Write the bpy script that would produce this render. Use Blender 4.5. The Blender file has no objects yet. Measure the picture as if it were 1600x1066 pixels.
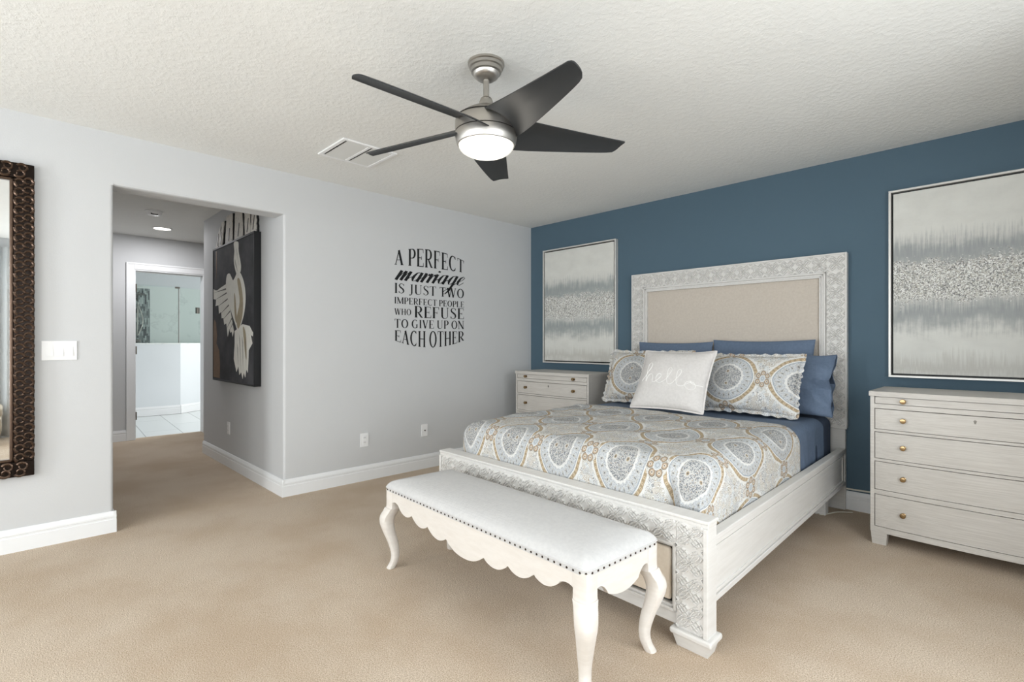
import bpy, bmesh, math, random
from mathutils import Vector, Matrix, noise
PI = math.pi
random.seed(4)
SC = bpy.context.scene
COL = SC.collection

# ------------------------------------------------------------------ camera
CEIL = 2.58
cd = bpy.data.cameras.new('camera')
cam = bpy.data.objects.new('camera', cd); COL.objects.link(cam)
cam.location = (4.183, -4.416, 1.22)
cam.rotation_euler = (PI / 2, 0, math.radians(45.563))
cd.sensor_width = 36; cd.lens = 36 * 803.66 / 1600
cd.shift_y = (536.4 - 533) / 1600
cd.clip_start = 0.02
SC.camera = cam
SC.view_settings.view_transform = 'Standard'
SC.view_settings.look = 'None'
SC.view_settings.exposure = -0.33
SC.view_settings.gamma = 1
SC.view_settings.use_curve_mapping = False

# ------------------------------------------------------------------ sky, daylight at each bedroom window, added bathroom light
w = bpy.data.worlds.new('sky'); SC.world = w; w.use_nodes = True
w.node_tree.nodes['Background'].inputs[0].default_value = (0.80, 0.90, 1.0, 1)
w.node_tree.nodes['Background'].inputs[1].default_value = 1.0

def area(name, loc, direction, sx, sy, power, color=(1, 1, 1), spread=180):
    l = bpy.data.lights.new(name, 'AREA'); l.shape = 'RECTANGLE'
    l.size = sx; l.size_y = sy; l.energy = power; l.color = color
    l.spread = math.radians(spread)
    o = bpy.data.objects.new(name, l); COL.objects.link(o)
    o.location = loc
    o.rotation_euler = Vector(direction).to_track_quat('-Z', 'Y').to_euler()
    return o

DAY = (0.965, 0.985, 1.0)
area('daylight_front_window', (3.2, -7.14, 1.35), (0, 1, 0.0), 2.9, 1.9, 150, DAY)
area('daylight_narrow_window', (1.05, -7.14, 1.35), (0, 1, 0), 0.7, 1.9, 95, DAY)
area('daylight_side_window', (5.34, -3.35, 1.35), (-1, 0, 0.0), 2.8, 1.9, 140, DAY)
area('bathroom_fill_light', (-4.9, -0.08, 1.6), (0, -1, -0.1), 1.6, 1.6, 84, (1.0, 1.0, 0.97))  # added light that brightens the bathroom; the wall behind it has no window

# ------------------------------------------------------------------ node helpers
def lin(r, g, b):
    f = lambda c: ((c / 255) / 12.92) if c / 255 <= 0.04045 else (((c / 255) + 0.055) / 1.055) ** 2.4
    return (f(r), f(g), f(b), 1)

class NB:
    """small builder around a node tree"""
    def __init__(s, name, rough=0.6, metal=0.0, spec=0.35):
        s.m = bpy.data.materials.new(name); s.m.use_nodes = True
        s.nt = s.m.node_tree; s.N = s.nt.nodes
        s.bsdf = s.N['Principled BSDF']
        s.bsdf.inputs['Roughness'].default_value = rough
        s.bsdf.inputs['Metallic'].default_value = metal
        s.bsdf.inputs['Specular IOR Level'].default_value = spec
    def put(s, sock, v):
        if isinstance(v, bpy.types.NodeSocket): s.nt.links.new(v, sock)
        else: sock.default_value = v
    def math(s, op, a, b=None, c=None, clamp=False):
        n = s.N.new('ShaderNodeMath'); n.operation = op; n.use_clamp = clamp
        s.put(n.inputs[0], a)
        if b is not None: s.put(n.inputs[1], b)
        if c is not None: s.put(n.inputs[2], c)
        return n.outputs[0]
    def add(s, a, b): return s.math('ADD', a, b)
    def sub(s, a, b): return s.math('SUBTRACT', a, b)
    def mul(s, a, b): return s.math('MULTIPLY', a, b)
    def step(s, lo, hi, x):
        n = s.N.new('ShaderNodeMapRange'); n.interpolation_type = 'SMOOTHSTEP'
        s.put(n.inputs['Value'], x); n.inputs['From Min'].default_value = lo; n.inputs['From Max'].default_value = hi
        return n.outputs[0]
    def band(s, x, lo, hi, e):
        return s.mul(s.step(lo - e, lo + e, x), s.sub(1.0, s.step(hi - e, hi + e, x)))
    def mix(s, f, a, b):
        n = s.N.new('ShaderNodeMix'); n.data_type = 'RGBA'; n.clamp_factor = True
        s.put(n.inputs[0], f); s.put(n.inputs[6], a); s.put(n.inputs[7], b)
        return n.outputs[2]
    def ramp(s, x, stops, interp='LINEAR'):
        n = s.N.new('ShaderNodeValToRGB'); n.color_ramp.interpolation = interp
        el = n.color_ramp.elements
        while len(el) < len(stops): el.new(0.5)
        for e, (p, c) in zip(el, stops): e.position = p; e.color = c
        s.put(n.inputs[0], x); return n.outputs[0]
    def coord(s, kind='Object'): 
        return s.N.new('ShaderNodeTexCoord').outputs[kind]
    def mapping(s, v, scale=(1, 1, 1), rot=(0, 0, 0), loc=(0, 0, 0)):
        n = s.N.new('ShaderNodeMapping'); s.put(n.inputs[0], v)
        n.inputs['Scale'].default_value = scale; n.inputs['Rotation'].default_value = rot; n.inputs['Location'].default_value = loc
        return n.outputs[0]
    def xyz(s, v):
        n = s.N.new('ShaderNodeSeparateXYZ'); s.put(n.inputs[0], v); return n.outputs
    def comb(s, x, y, z=0.0):
        n = s.N.new('ShaderNodeCombineXYZ'); s.put(n.inputs[0], x); s.put(n.inputs[1], y); s.put(n.inputs[2], z); return n.outputs[0]
    def noise(s, v, scale=5, detail=2, rough=0.5, out=0):
        n = s.N.new('ShaderNodeTexNoise'); s.put(n.inputs['Vector'], v)
        n.inputs['Scale'].default_value = scale; n.inputs['Detail'].default_value = detail; n.inputs['Roughness'].default_value = rough
        return n.outputs[out]
    def voro(s, v, scale=5, feature='F1', out='Distance', rnd=1.0):
        n = s.N.new('ShaderNodeTexVoronoi'); n.feature = feature; s.put(n.inputs['Vector'], v)
        n.inputs['Scale'].default_value = scale; n.inputs['Randomness'].default_value = rnd
        return n.outputs[out]
    def color(s, c): s.put(s.bsdf.inputs['Base Color'], c)
    def bump(s, h, strength=0.3, dist=0.01):
        n = s.N.new('ShaderNodeBump'); s.put(n.inputs['Height'], h)
        n.inputs['Strength'].default_value = strength; n.inputs['Distance'].default_value = dist
        s.nt.links.new(n.outputs[0], s.bsdf.inputs['Normal'])

MAT = {}
def plain(name, rgb, rough=0.5, metal=0.0, var=0.05, scale=6, spec=0.35, bump=0.0, bscale=80):
    b = NB(name, rough, metal, spec)
    c = lin(*rgb); co = b.coord()
    d = tuple(x * (1 - var) for x in c[:3]) + (1,)
    b.color(b.mix(b.noise(co, scale, 3), d, c))
    if bump: b.bump(b.noise(co, bscale, 3), bump, 0.004)
    MAT[name] = b.m; return b.m

def wood(name, light, dark, scale=(2, 40, 40), rough=0.45, amount=0.6, bump=0.08):
    b = NB(name, rough); co = b.mapping(b.coord(), scale)
    n1 = b.noise(co, 2.0, 5, 0.6)
    n2 = b.noise(b.coord(), 4.0, 2)
    f = b.step(0.3, 0.75, b.add(b.mul(n1, 0.85), b.mul(n2, 0.15)))
    b.color(b.mix(b.mul(f, amount), lin(*light), lin(*dark)))
    b.bump(n1, bump, 0.003)
    MAT[name] = b.m; return b.m

# paints and surfaces of the room
plain('grey_paint', (204, 205, 206), 0.75, var=0.02, bump=0.12, bscale=120, spec=0.2)
plain('blue_paint', (82, 103, 117), 0.7, var=0.03, bump=0.1, bscale=120, spec=0.2)
plain('white_trim', (236, 237, 238), 0.4, var=0.02)
plain('white_plastic', (238, 238, 238), 0.35, var=0.01)
plain('louver_grey', (214, 214, 211), 0.5, var=0.02)
plain('shadow_gap', (40, 36, 32), 0.8, var=0.1)
b = NB('ceiling_texture', 0.9, 0, 0.1); co = b.coord()
b.color(b.mix(b.noise(co, 3, 3), lin(230, 230, 227), lin(235, 235, 232)))
h = b.add(b.mul(b.step(0.40, 0.66, b.noise(co, 34, 4, 0.65)), 0.8), b.mul(b.noise(co, 120, 3), 0.6))
b.bump(h, 0.30, 0.005); MAT['ceiling'] = b.m
b = NB('carpet', 1.0, 0, 0.05); co = b.coord()
fine = b.noise(co, 200, 4, 0.75); tuft = b.noise(co, 330, 2, 0.6)
broad = b.step(0.35, 0.7, b.noise(co, 1.7, 4, 0.6))
base = b.mix(b.step(0.34, 0.66, fine), lin(172, 152, 130), lin(234, 219, 201))
worn = b.mix(b.mul(broad, 0.42), base, lin(176, 150, 122))
b.color(worn)
b.bump(b.add(b.mul(fine, 1.0), b.mul(tuft, 0.5)), 0.6, 0.010); MAT['carpet'] = b.m

# furniture
wood('white_wood', (214, 212, 209), (198, 195, 190), (3, 3, 40), 0.42, 0.5)
wood('white_wood_long', (215, 213, 210), (197, 194, 189), (40, 2, 40), 0.42, 0.5)
wood('dresser_wood', (200, 196, 190), (170, 164, 157), (2.0, 80, 120), 0.38, 0.7, 0.04)
wood('bench_wood', (219, 214, 208), (204, 196, 187), (6, 6, 30), 0.5, 0.5)
def weave(name, c1, c2, scale=420, rough=0.9):
    b = NB(name, rough, 0, 0.15); co = b.coord()
    X = b.xyz(co)
    wv = b.add(b.math('SINE', b.mul(b.add(X[0], b.mul(X[1], 0.6)), scale)), b.math('SINE', b.mul(b.add(X[2], b.mul(X[1], 0.8)), scale)))
    n = b.noise(co, 60, 4, 0.65)
    b.color(b.mix(b.step(0.25, 0.75, n), lin(*c1), lin(*c2)))
    b.bump(b.add(b.mul(wv, 0.15), n), 0.15, 0.003)
    MAT[name] = b.m
weave('bench_linen', (194, 193, 193), (202, 201, 200))
weave('headboard_linen', (190, 180, 169), (199, 190, 179))
weave('cream_panel', (224, 211, 194), (231, 219, 203))
weave('pillow_linen', (203, 199, 196), (213, 209, 206))
weave('blue_cotton', (94, 109, 130), (102, 117, 138), 600, 0.62)
weave('navy_cotton', (70, 80, 98), (77, 88, 106), 600)
weave('ottoman_fabric', (178, 166, 148), (196, 184, 165))
weave('curtain_fabric', (196, 199, 200), (206, 209, 210))
plain('brass', (158, 134, 100), 0.24, 1.0, var=0.1)
plain('dark_nail', (58, 46, 38), 0.35, 0.8, var=0.1)
plain('nickel', (186, 182, 176), 0.27, 1.0, var=0.08, scale=3)
_n = MAT['nickel'].node_tree; _t = _n.nodes.new('ShaderNodeTangent'); _t.direction_type = 'RADIAL'; _t.axis = 'Z'
_n.links.new(_t.outputs[0], _n.nodes['Principled BSDF'].inputs['Tangent']); _n.nodes['Principled BSDF'].inputs['Anisotropic'].default_value = 0.75
_n.nodes['Principled BSDF'].inputs['Roughness'].default_value = 0.34
plain('nickel_dark', (120, 116, 110), 0.35, 1.0, var=0.1)
plain('blade_black', (47, 49, 51), 0.4, 0.0, var=0.15)
plain('black_paint', (22, 22, 24), 0.5, var=0.1)
plain('vinyl_black', (24, 25, 27), 0.6, var=0.05)
plain('silver_frame', (212, 210, 206), 0.35, 0.3, var=0.05)
plain('white_thread', (236, 234, 231), 0.8, var=0.02)
plain('white_cable', (226, 222, 210), 0.5, var=0.02)
plain('bronze', (38, 29, 24), 0.3, 0.75, var=0.5, scale=60, bump=0.3, bscale=60)
plain('bronze_light', (98, 80, 68), 0.30, 0.85, var=0.45, scale=40)
plain('dove_white', (246, 244, 236), 0.7, var=0.14, scale=22)
plain('dove_shade', (186, 172, 144), 0.7, var=0.3, scale=30)
plain('dove_grey', (120, 116, 110), 0.7, var=0.3, scale=30)
plain('copper_streak', (132, 102, 76), 0.6, var=0.4, scale=18)
plain('hinge_metal', (120, 112, 100), 0.35, 0.9, var=0.1)
plain('dark_wood', (50, 38, 30), 0.4, var=0.2)
b = NB('charcoal_canvas', 0.75, 0, 0.2); co = b.coord()
b.color(b.mix(b.step(0.3, 0.8, b.noise(co, 3, 5, 0.6)), lin(58, 58, 61), lin(90, 90, 94)))
b.bump(b.noise(co, 300, 2), 0.1, 0.002); MAT['charcoal_canvas'] = b.m
b = NB('birch_bark', 0.6, 0, 0.2); co = b.coord()
sp = b.noise(b.mapping(co, (14, 14, 4)), 6, 4, 0.7)
b.color(b.mix(b.step(0.60, 0.66, sp), lin(218, 213, 205), lin(40, 38, 36))); MAT['birch_bark'] = b.m
b = NB('mirror_glass', 0.02, 1.0); b.color(b.mix(b.noise(b.coord(), 3), lin(226, 229, 230), lin(230, 232, 233))); MAT['mirror_glass'] = b.m

def emitter(name, rgb, strength):
    b = NB(name, 0.4); b.color(b.mix(b.noise(b.coord(), 3), lin(245, 245, 240), lin(250, 250, 246)))
    b.bsdf.inputs['Emission Color'].default_value = lin(*rgb); b.bsdf.inputs['Emission Strength'].default_value = strength
    MAT[name] = b.m
emitter('lit_opal_glass', (255, 244, 228), 0.42)
emitter('lit_downlight', (255, 250, 242), 5.0)

def glassy(name, tint, gloss=0.08):
    m = bpy.data.materials.new(name); m.use_nodes = True; nt = m.node_tree
    nt.nodes.remove(nt.nodes['Principled BSDF']); out = nt.nodes['Material Output']
    t = nt.nodes.new('ShaderNodeBsdfTransparent'); t.inputs[0].default_value = tint
    g = nt.nodes.new('ShaderNodeBsdfGlossy'); g.inputs['Roughness'].default_value = 0.03
    mx = nt.nodes.new('ShaderNodeMixShader'); mx.inputs[0].default_value = gloss
    nt.links.new(t.outputs[0], mx.inputs[1]); nt.links.new(g.outputs[0], mx.inputs[2]); nt.links.new(mx.outputs[0], out.inputs[0])
    MAT[name] = m
glassy('shower_glass', (0.955, 0.985, 0.975, 1), 0.06); glassy('window_glass', (0.98, 0.99, 0.99, 1), 0.04)

# bathroom
b = NB('floor_tile', 0.25); co = b.coord()
br = b.N.new('ShaderNodeTexBrick'); b.put(br.inputs['Vector'], b.mapping(co, (1, 1, 1), (0, 0, 0.06)))
br.inputs['Color1'].default_value = lin(226, 230, 230); br.inputs['Color2'].default_value = lin(220, 225, 225); br.inputs['Mortar'].default_value = lin(168, 172, 172)
br.inputs['Scale'].default_value = 1.0; br.inputs['Brick Width'].default_value = 1.2; br.inputs['Row Height'].default_value = 0.42; br.inputs['Mortar Size'].default_value = 0.006
b.color(br.outputs[0]); MAT['floor_tile'] = b.m
b = NB('marble_tile', 0.2); co = b.coord()
nz = b.noise(co, 1.6, 5, 0.6); vein = b.band(nz, 0.49, 0.505, 0.012)
b.color(b.mix(b.mul(vein, 0.32), lin(232, 236, 234), lin(176, 181, 181))); MAT['marble_tile'] = b.m
b = NB('mosaic_tile', 0.2); co = b.coord(); X = b.xyz(co)
br = b.N.new('ShaderNodeTexBrick'); b.put(br.inputs['Vector'], b.comb(X[2], X[1]))
br.inputs['Color1'].default_value = lin(38, 48, 54); br.inputs['Color2'].default_value = lin(196, 206, 204); br.inputs['Mortar'].default_value = lin(120, 126, 126)
br.inputs['Scale'].default_value = 1.0; br.inputs['Brick Width'].default_value = 0.085; br.inputs['Row Height'].default_value = 0.024; br.inputs['Mortar Size'].default_value = 0.0015; br.inputs['Bias'].default_value = -0.1
b.color(br.outputs[0]); MAT['mosaic_tile'] = b.m
plain('bath_paint', (222, 226, 229), 0.7, var=0.02)

# abstract paintings: pale ground, grey-blue curtains of paint, a belt of silver flakes
def abstract(name, seed, belt, cool):
    b = NB(name, 0.55); co = b.coord('Generated'); X = b.xyz(co)
    x, z = X[0], X[2]
    streak = b.noise(b.mapping(co, (34, 1, 2.4), loc=(seed, 0, 0)), 2.2, 5, 0.65)
    soft = b.noise(b.mapping(co, (3, 1, 6), loc=(seed, 3, 0)), 2.0, 5, 0.6)
    zz = b.add(z, b.add(b.mul(b.sub(streak, 0.5), 0.20), b.mul(b.sub(soft, 0.5), 0.16)))
    pale = b.mix(soft, lin(222, 222, 216), lin(196, 195, 190))
    d1 = b.band(zz, belt + 0.06, belt + 0.20, 0.06); d2 = b.band(zz, belt - 0.26, belt - 0.13, 0.06)
    dk = b.math('MAXIMUM', d1, d2)
    c = b.mix(b.mul(dk, 0.85), pale, b.mix(streak, lin(*cool), lin(166, 170, 168)))
    low = b.band(zz, 0.0, 0.08, 0.05)
    c = b.mix(b.mul(low, 0.45), c, lin(158, 152, 144))
    fl = b.voro(b.mapping(co, (170, 1, 215), loc=(seed, 0, 0)), 1.0, 'F1', 'Color')
    flv = b.xyz(fl)[0]
    zb = b.add(z, b.add(b.mul(b.sub(soft, 0.5), 0.16), b.mul(b.sub(b.noise(b.mapping(co, (60, 1, 60)), 1.0, 4, 0.7), 0.5), 0.22)))
    inb = b.band(zb, belt - 0.12, belt + 0.09, 0.05)
    flake = b.ramp(flv, [(0.0, lin(46, 46, 52)), (0.2, lin(104, 104, 108)), (0.42, lin(162, 156, 142)), (0.62, lin(196, 195, 190)), (0.82, lin(240, 240, 237))], 'LINEAR')
    flake = b.mix(b.mul(b.step(0.35, 0.7, b.noise(b.mapping(co, (30, 1, 40), loc=(seed, 0, 0)), 2.0, 4, 0.7)), 0.55), flake, pale)
    dens = b.step(0.30, 0.62, b.add(b.mul(inb, 0.8), b.mul(b.sub(b.noise(b.mapping(co, (22, 1, 22)), 1.5, 3), 0.5), 0.7)))
    c = b.mix(b.mul(dens, 0.90), c, flake)
    b.color(c); b.bump(b.add(streak, b.mul(b.mul(flv, dens), 1.2)), 0.25, 0.004)
    MAT[name] = b.m
abstract('abstract_left', 3.1, 0.50, (104, 116, 122))
abstract('abstract_right', 8.7, 0.52, (112, 117, 124))

# medallion cotton of the comforter and shams (UV in metres)
def medallion(name, PU=0.38, PV=0.52):
    b = NB(name, 0.9, 0, 0.15)
    uv0 = b.coord('UV')
    wob = b.noise(uv0, 9, 2, 0.5, out='Color'); W = b.xyz(wob)
    U = b.xyz(uv0)
    u = b.add(U[0], b.mul(b.sub(W[0], 0.5), 0.016)); v = b.add(U[1], b.mul(b.sub(W[1], 0.5), 0.016))
    cu = b.sub(b.math('FRACT', b.math('DIVIDE', u, PU)), 0.5); cv = b.sub(b.math('FRACT', b.math('DIVIDE', v, PV)), 0.5)
    X = b.mul(cu, PU); Y = b.mul(cv, PV)
    ax = b.math('ABSOLUTE', b.math('DIVIDE', X, 0.158)); ay = b.math('ABSOLUTE', b.math('DIVIDE', Y, 0.232))
    e = b.math('POWER', b.add(b.math('POWER', ax, 1.8), b.math('POWER', ay, 1.8)), 1 / 1.8)
    ang = b.math('ARCTAN2', b.math('DIVIDE', Y, 0.232), b.math('DIVIDE', X, 0.158))
    uv = b.comb(u, v)
    white = lin(216, 215, 212); offw = lin(190, 189, 186); tan = lin(160, 142, 115); grey = lin(116, 121, 128); blue = lin(172, 183, 193); dark = lin(80, 85, 94); olive = lin(150, 141, 116)
    # fine ink work everywhere: curls and ticks
    vd = b.voro(uv, 42); vc = b.xyz(b.voro(uv, 42, 'F1', 'Color'))
    curl = b.step(0.0, 0.7, b.math('SINE', b.mul(vd, 30.0)))
    ink = b.ramp(vc[0], [(0, tan), (0.30, grey), (0.55, olive), (0.72, blue), (0.86, lin(150, 146, 140))], 'CONSTANT')
    fillc = b.mix(b.mul(curl, 0.82), white, ink)
    tick = b.voro(uv, 130); tk = b.sub(1.0, b.step(0.20, 0.36, tick))
    lace = b.step(0.52, 0.60, b.noise(uv, 150, 2, 0.6))
    c = b.mix(b.mul(tk, 0.55), fillc, b.mix(b.xyz(b.voro(uv, 130, 'F1', 'Color'))[0], dark, tan))
    # medallion rings
    scal = b.add(e, b.mul(b.math('ABSOLUTE', b.math('SINE', b.mul(ang, 17.0))), 0.05))
    c = b.mix(b.band(scal, 1.0, 1.11, 0.012), c, white)
    c = b.mix(b.band(e, 0.885, 0.995, 0.012), c, tan)
    dots = b.mul(b.step(-0.2, 0.2, b.math('SINE', b.mul(ang, 44.0))), b.band(e, 0.905, 0.975, 0.012))
    c = b.mix(b.mul(dots, 0.8), c, lin(204, 186, 158))
    c = b.mix(b.mul(b.mul(b.step(0.8, 0.92, b.math('SINE', b.mul(ang, 44.0))), b.band(e, 0.93, 0.955, 0.01)), 0.8), c, lin(120, 98, 70))
    c = b.mix(b.band(e, 0.845, 0.885, 0.008), c, white)
    c = b.mix(b.band(e, 0.815, 0.845, 0.006), c, lin(150, 160, 170))
    band2 = b.mix(b.mul(lace, 0.75), lin(192, 195, 198), b.mix(curl, lin(132, 137, 145), lin(160, 149, 127)))
    c = b.mix(b.band(e, 0.52, 0.815, 0.012), c, band2)
    sp = b.mul(b.step(0.25, 0.6, b.math('SINE', b.mul(ang, 26.0))), b.band(e, 0.62, 0.755, 0.02))
    c = b.mix(b.mul(sp, 0.75), c, lin(186, 182, 172))
    sp2 = b.mul(b.step(0.78, 0.9, b.math('SINE', b.mul(ang, 26.0))), b.band(e, 0.66, 0.715, 0.015))
    c = b.mix(sp2, c, lin(108, 110, 116))
    sc2 = b.add(e, b.mul(b.math('ABSOLUTE', b.math('SINE', b.mul(ang, 11.0))), 0.04))
    c = b.mix(b.band(sc2, 0.475, 0.565, 0.012), c, white)
    # busy heart
    hv = b.voro(uv, 165); hc = b.xyz(b.voro(uv, 165, 'F1', 'Color'))
    heart = b.mix(b.step(0.34, 0.52, hv), b.ramp(hc[0], [(0, lin(98, 103, 112)), (0.35, grey), (0.70, lin(150, 134, 112)), (0.82, lin(92, 98, 108))], 'CONSTANT'), offw)
    heart = b.mix(b.mul(lace, 0.55), heart, lin(118, 124, 132))
    eye = b.math('SQRT', b.add(b.math('POWER', b.math('DIVIDE', b.sub(b.math('ABSOLUTE', X), 0.036), 0.013), 2.0), b.math('POWER', b.math('DIVIDE', Y, 0.017), 2.0)))
    heart = b.mix(b.sub(1.0, b.step(0.95, 1.1, eye)), heart, offw)
    heart = b.mix(b.sub(1.0, b.step(0.5, 0.62, eye)), heart, tan)
    heart = b.mix(b.sub(1.0, b.step(0.18, 0.3, eye)), heart, dark)
    c = b.mix(b.sub(1.0, b.step(0.465, 0.485, e)), c, heart)
    # flowers between medallions
    fx = b.mul(b.sub(0.5, b.math('ABSOLUTE', cu)), PU)
    def flower(c, fx, fy, s, el):
        """six brown roundels about a pale oval"""
        px = b.math('DIVIDE', fx, s); py = b.math('DIVIDE', fy, s * el)
        fr = b.math('SQRT', b.add(b.mul(px, px), b.mul(py, py)))
        fa = b.math('ARCTAN2', py, px)
        da = b.sub(fa, b.mul(b.math('ROUND', b.math('DIVIDE', fa, PI / 3)), PI / 3))
        lx = b.sub(b.mul(fr, b.math('COSINE', da)), 0.74); ly = b.mul(fr, b.math('SINE', da))
        d = b.math('SQRT', b.add(b.mul(lx, lx), b.mul(ly, ly)))
        c = b.mix(b.sub(1.0, b.step(1.12, 1.2, fr)), c, b.mix(lace, lin(206, 204, 199), lin(160, 156, 146)))
        c = b.mix(b.sub(1.0, b.step(0.33, 0.36, d)), c, lin(112, 102, 92))
        c = b.mix(b.sub(1.0, b.step(0.27, 0.30, d)), c, lin(172, 152, 130))
        c = b.mix(b.sub(1.0, b.step(0.13, 0.17, d)), c, lin(206, 198, 186))
        c = b.mix(b.sub(1.0, b.step(0.05, 0.08, d)), c, lin(96, 88, 84))
        c = b.mix(b.sub(1.0, b.step(0.44, 0.47, fr)), c, white)
        c = b.mix(b.sub(1.0, b.step(0.38, 0.41, fr)), c, lin(186, 192, 197))
        c = b.mix(b.band(fr, 0.16, 0.22, 0.02), c, lin(146, 150, 154))
        return c
    c = flower(c, fx, Y, 0.047, 1.25)
    fy2 = b.mul(b.sub(0.5, b.math('ABSOLUTE', cv)), PV)
    c = flower(c, X, fy2, 0.047, 1.0)
    c = b.mix(b.mul(b.step(0.50, 0.66, b.noise(uv, 230, 3, 0.7)), 0.55), c, lin(122, 120, 118))
    b.color(c)
    b.bump(b.noise(uv0, 500, 2), 0.1, 0.002)
    MAT[name] = b.m
medallion('medallion_cotton')

# ------------------------------------------------------------------ object helpers
def tag(o, label=None, cat=None, group=None, kind=None):
    if label: o['label'] = label
    if cat: o['category'] = cat
    if group: o['group'] = group
    if kind: o['kind'] = kind
    return o

def thing(name, label, cat, loc=(0, 0, 0), rz=0, group=None):
    o = bpy.data.objects.new(name, None); COL.objects.link(o)
    o.location = loc; o.rotation_euler = (0, 0, rz); o.empty_display_size = 0.1
    return tag(o, label, cat, group)

def obj(name, bm, mat, parent=None, smooth=False, loc=None):
    """link a bmesh as one object; with loc the vertices stay where they are and the origin moves to loc"""
    if loc is None and parent is not None and parent.parent is None and parent.get('_w'):
        loc = parent.location
    if loc is not None:
        bmesh.ops.translate(bm, verts=bm.verts, vec=-Vector(loc))
    bmesh.ops.recalc_face_normals(bm, faces=bm.faces)
    me = bpy.data.meshes.new(name); bm.to_mesh(me); bm.free()
    me.materials.append(MAT[mat] if isinstance(mat, str) else mat)
    if smooth:
        for p in me.polygons: p.use_smooth = True
        try: me.set_sharp_from_angle(angle=math.radians(40))
        except Exception: pass
    o = bpy.data.objects.new(name, me); COL.objects.link(o)
    if parent is not None: o.parent = parent
    if loc is not None and (parent is None): o.location = loc
    return o

def wobj(name, bm, mat, parent, smooth=False):
    """bm is in world coordinates, parent is an unrotated thing (or a part of one, whose origin is the thing's)"""
    root = parent
    while root.parent: root = root.parent
    bmesh.ops.translate(bm, verts=bm.verts, vec=-Vector(root.location))
    return obj(name, bm, mat, parent, smooth)

def struct(name, bm, mat, smooth=False, parent=None):
    return tag(obj(name, bm, mat, parent, smooth), kind='structure')

def new(): return bmesh.new()

def box(bm, lo, hi, bev=0.0, seg=2, f=None):
    t = bmesh.new()
    bmesh.ops.create_cube(t, size=1)
    for v in t.verts:
        v.co = Vector([lo[i] + (v.co[i] + 0.5) * (hi[i] - lo[i]) for i in range(3)])
    if bev > 0:
        bmesh.ops.bevel(t, geom=t.edges[:], offset=bev, segments=seg, profile=0.5, affect='EDGES')
    merge(bm, t, f)

def merge(bm, t, f=None):
    vm = {}
    for v in t.verts:
        vm[v] = bm.verts.new(f(*v.co) if f else v.co)
    for fa in t.faces:
        try: bm.faces.new([vm[v] for v in fa.verts])
        except ValueError: pass
    t.free()

def prism(bm, poly, a, b2, to):
    """extrude polygon poly [(p,q)] between depths a and b2; to(p,q,d) gives the point"""
    A = [bm.verts.new(to(p, q, a)) for p, q in poly]; B = [bm.verts.new(to(p, q, b2)) for p, q in poly]
    n = len(poly)
    bm.faces.new(A); bm.faces.new(B[::-1])
    for i in range(n):
        bm.faces.new((A[i], B[i], B[(i + 1) % n], A[(i + 1) % n]))

def lathe(bm, prof, seg=32, c=(0, 0, 0), f=None, cap=True):
    rings = []
    for r, z in prof:
        if r < 1e-6: rings.append([bm.verts.new((f or (lambda x, y, z: Vector((x, y, z))))(c[0], c[1], c[2] + z))])
        else: rings.append([bm.verts.new((f or (lambda x, y, z: Vector((x, y, z))))(c[0] + r * math.cos(2 * PI * i / seg), c[1] + r * math.sin(2 * PI * i / seg), c[2] + z)) for i in range(seg)])
    for A, B in zip(rings, rings[1:]):
        for i in range(seg):
            j = (i + 1) % seg
            if len(A) == 1 and len(B) > 1: bm.faces.new((A[0], B[i], B[j]))
            elif len(B) == 1 and len(A) > 1: bm.faces.new((A[i], A[j], B[0]))
            elif len(A) > 1: bm.faces.new((A[i], A[j], B[j], B[i]))
    for R in (rings[0], rings[-1]):
        if cap and len(R) > 1: bm.faces.new(R)

def tube(bm, pts, rad, seg=8, closed=False):
    pts = [Vector(p) for p in pts]; n = len(pts); rings = []
    up = Vector((0.13, 0.2, 1)).normalized()
    for i, p in enumerate(pts):
        if closed: t = pts[(i + 1) % n] - pts[i - 1]
        else: t = pts[min(i + 1, n - 1)] - pts[max(i - 1, 0)]
        t = t.normalized(); a = t.cross(up)
        if a.length < 1e-3: a = t.cross(Vector((1, 0, 0)))
        a.normalize(); bb = t.cross(a)
        r = rad[i] if isinstance(rad, (list, tuple)) else rad
        rings.append([bm.verts.new(p + r * (math.cos(2 * PI * k / seg) * a + math.sin(2 * PI * k / seg) * bb)) for k in range(seg)])
    for i in range(n if closed else n - 1):
        A, B = rings[i], rings[(i + 1) % n]
        for k in range(seg): bm.faces.new((A[k], A[(k + 1) % seg], B[(k + 1) % seg], B[k]))
    if not closed: bm.faces.new(rings[0][::-1]); bm.faces.new(rings[-1])

def grid(bm, nu, nv, f, uvf=None):
    V = [[bm.verts.new(f(i / nu, j / nv)) for j in range(nv + 1)] for i in range(nu + 1)]
    lay = bm.loops.layers.uv.verify() if uvf else None
    for i in range(nu):
        for j in range(nv):
            fa = bm.faces.new((V[i][j], V[i + 1][j], V[i + 1][j + 1], V[i][j + 1]))
            if uvf:
                for l, (a, c) in zip(fa.loops, ((i, j), (i + 1, j), (i + 1, j + 1), (i, j + 1))): l[lay].uv = uvf(a / nu, c / nv)
    return V

def copy_tree(o, parent=None):
    c = o.copy(); COL.objects.link(c)
    if parent is not None: c.parent = parent
    for ch in list(o.children): copy_tree(ch, c)
    return c

def nz(x, y, z=0.0): return noise.noise(Vector((x, y, z)))

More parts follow.
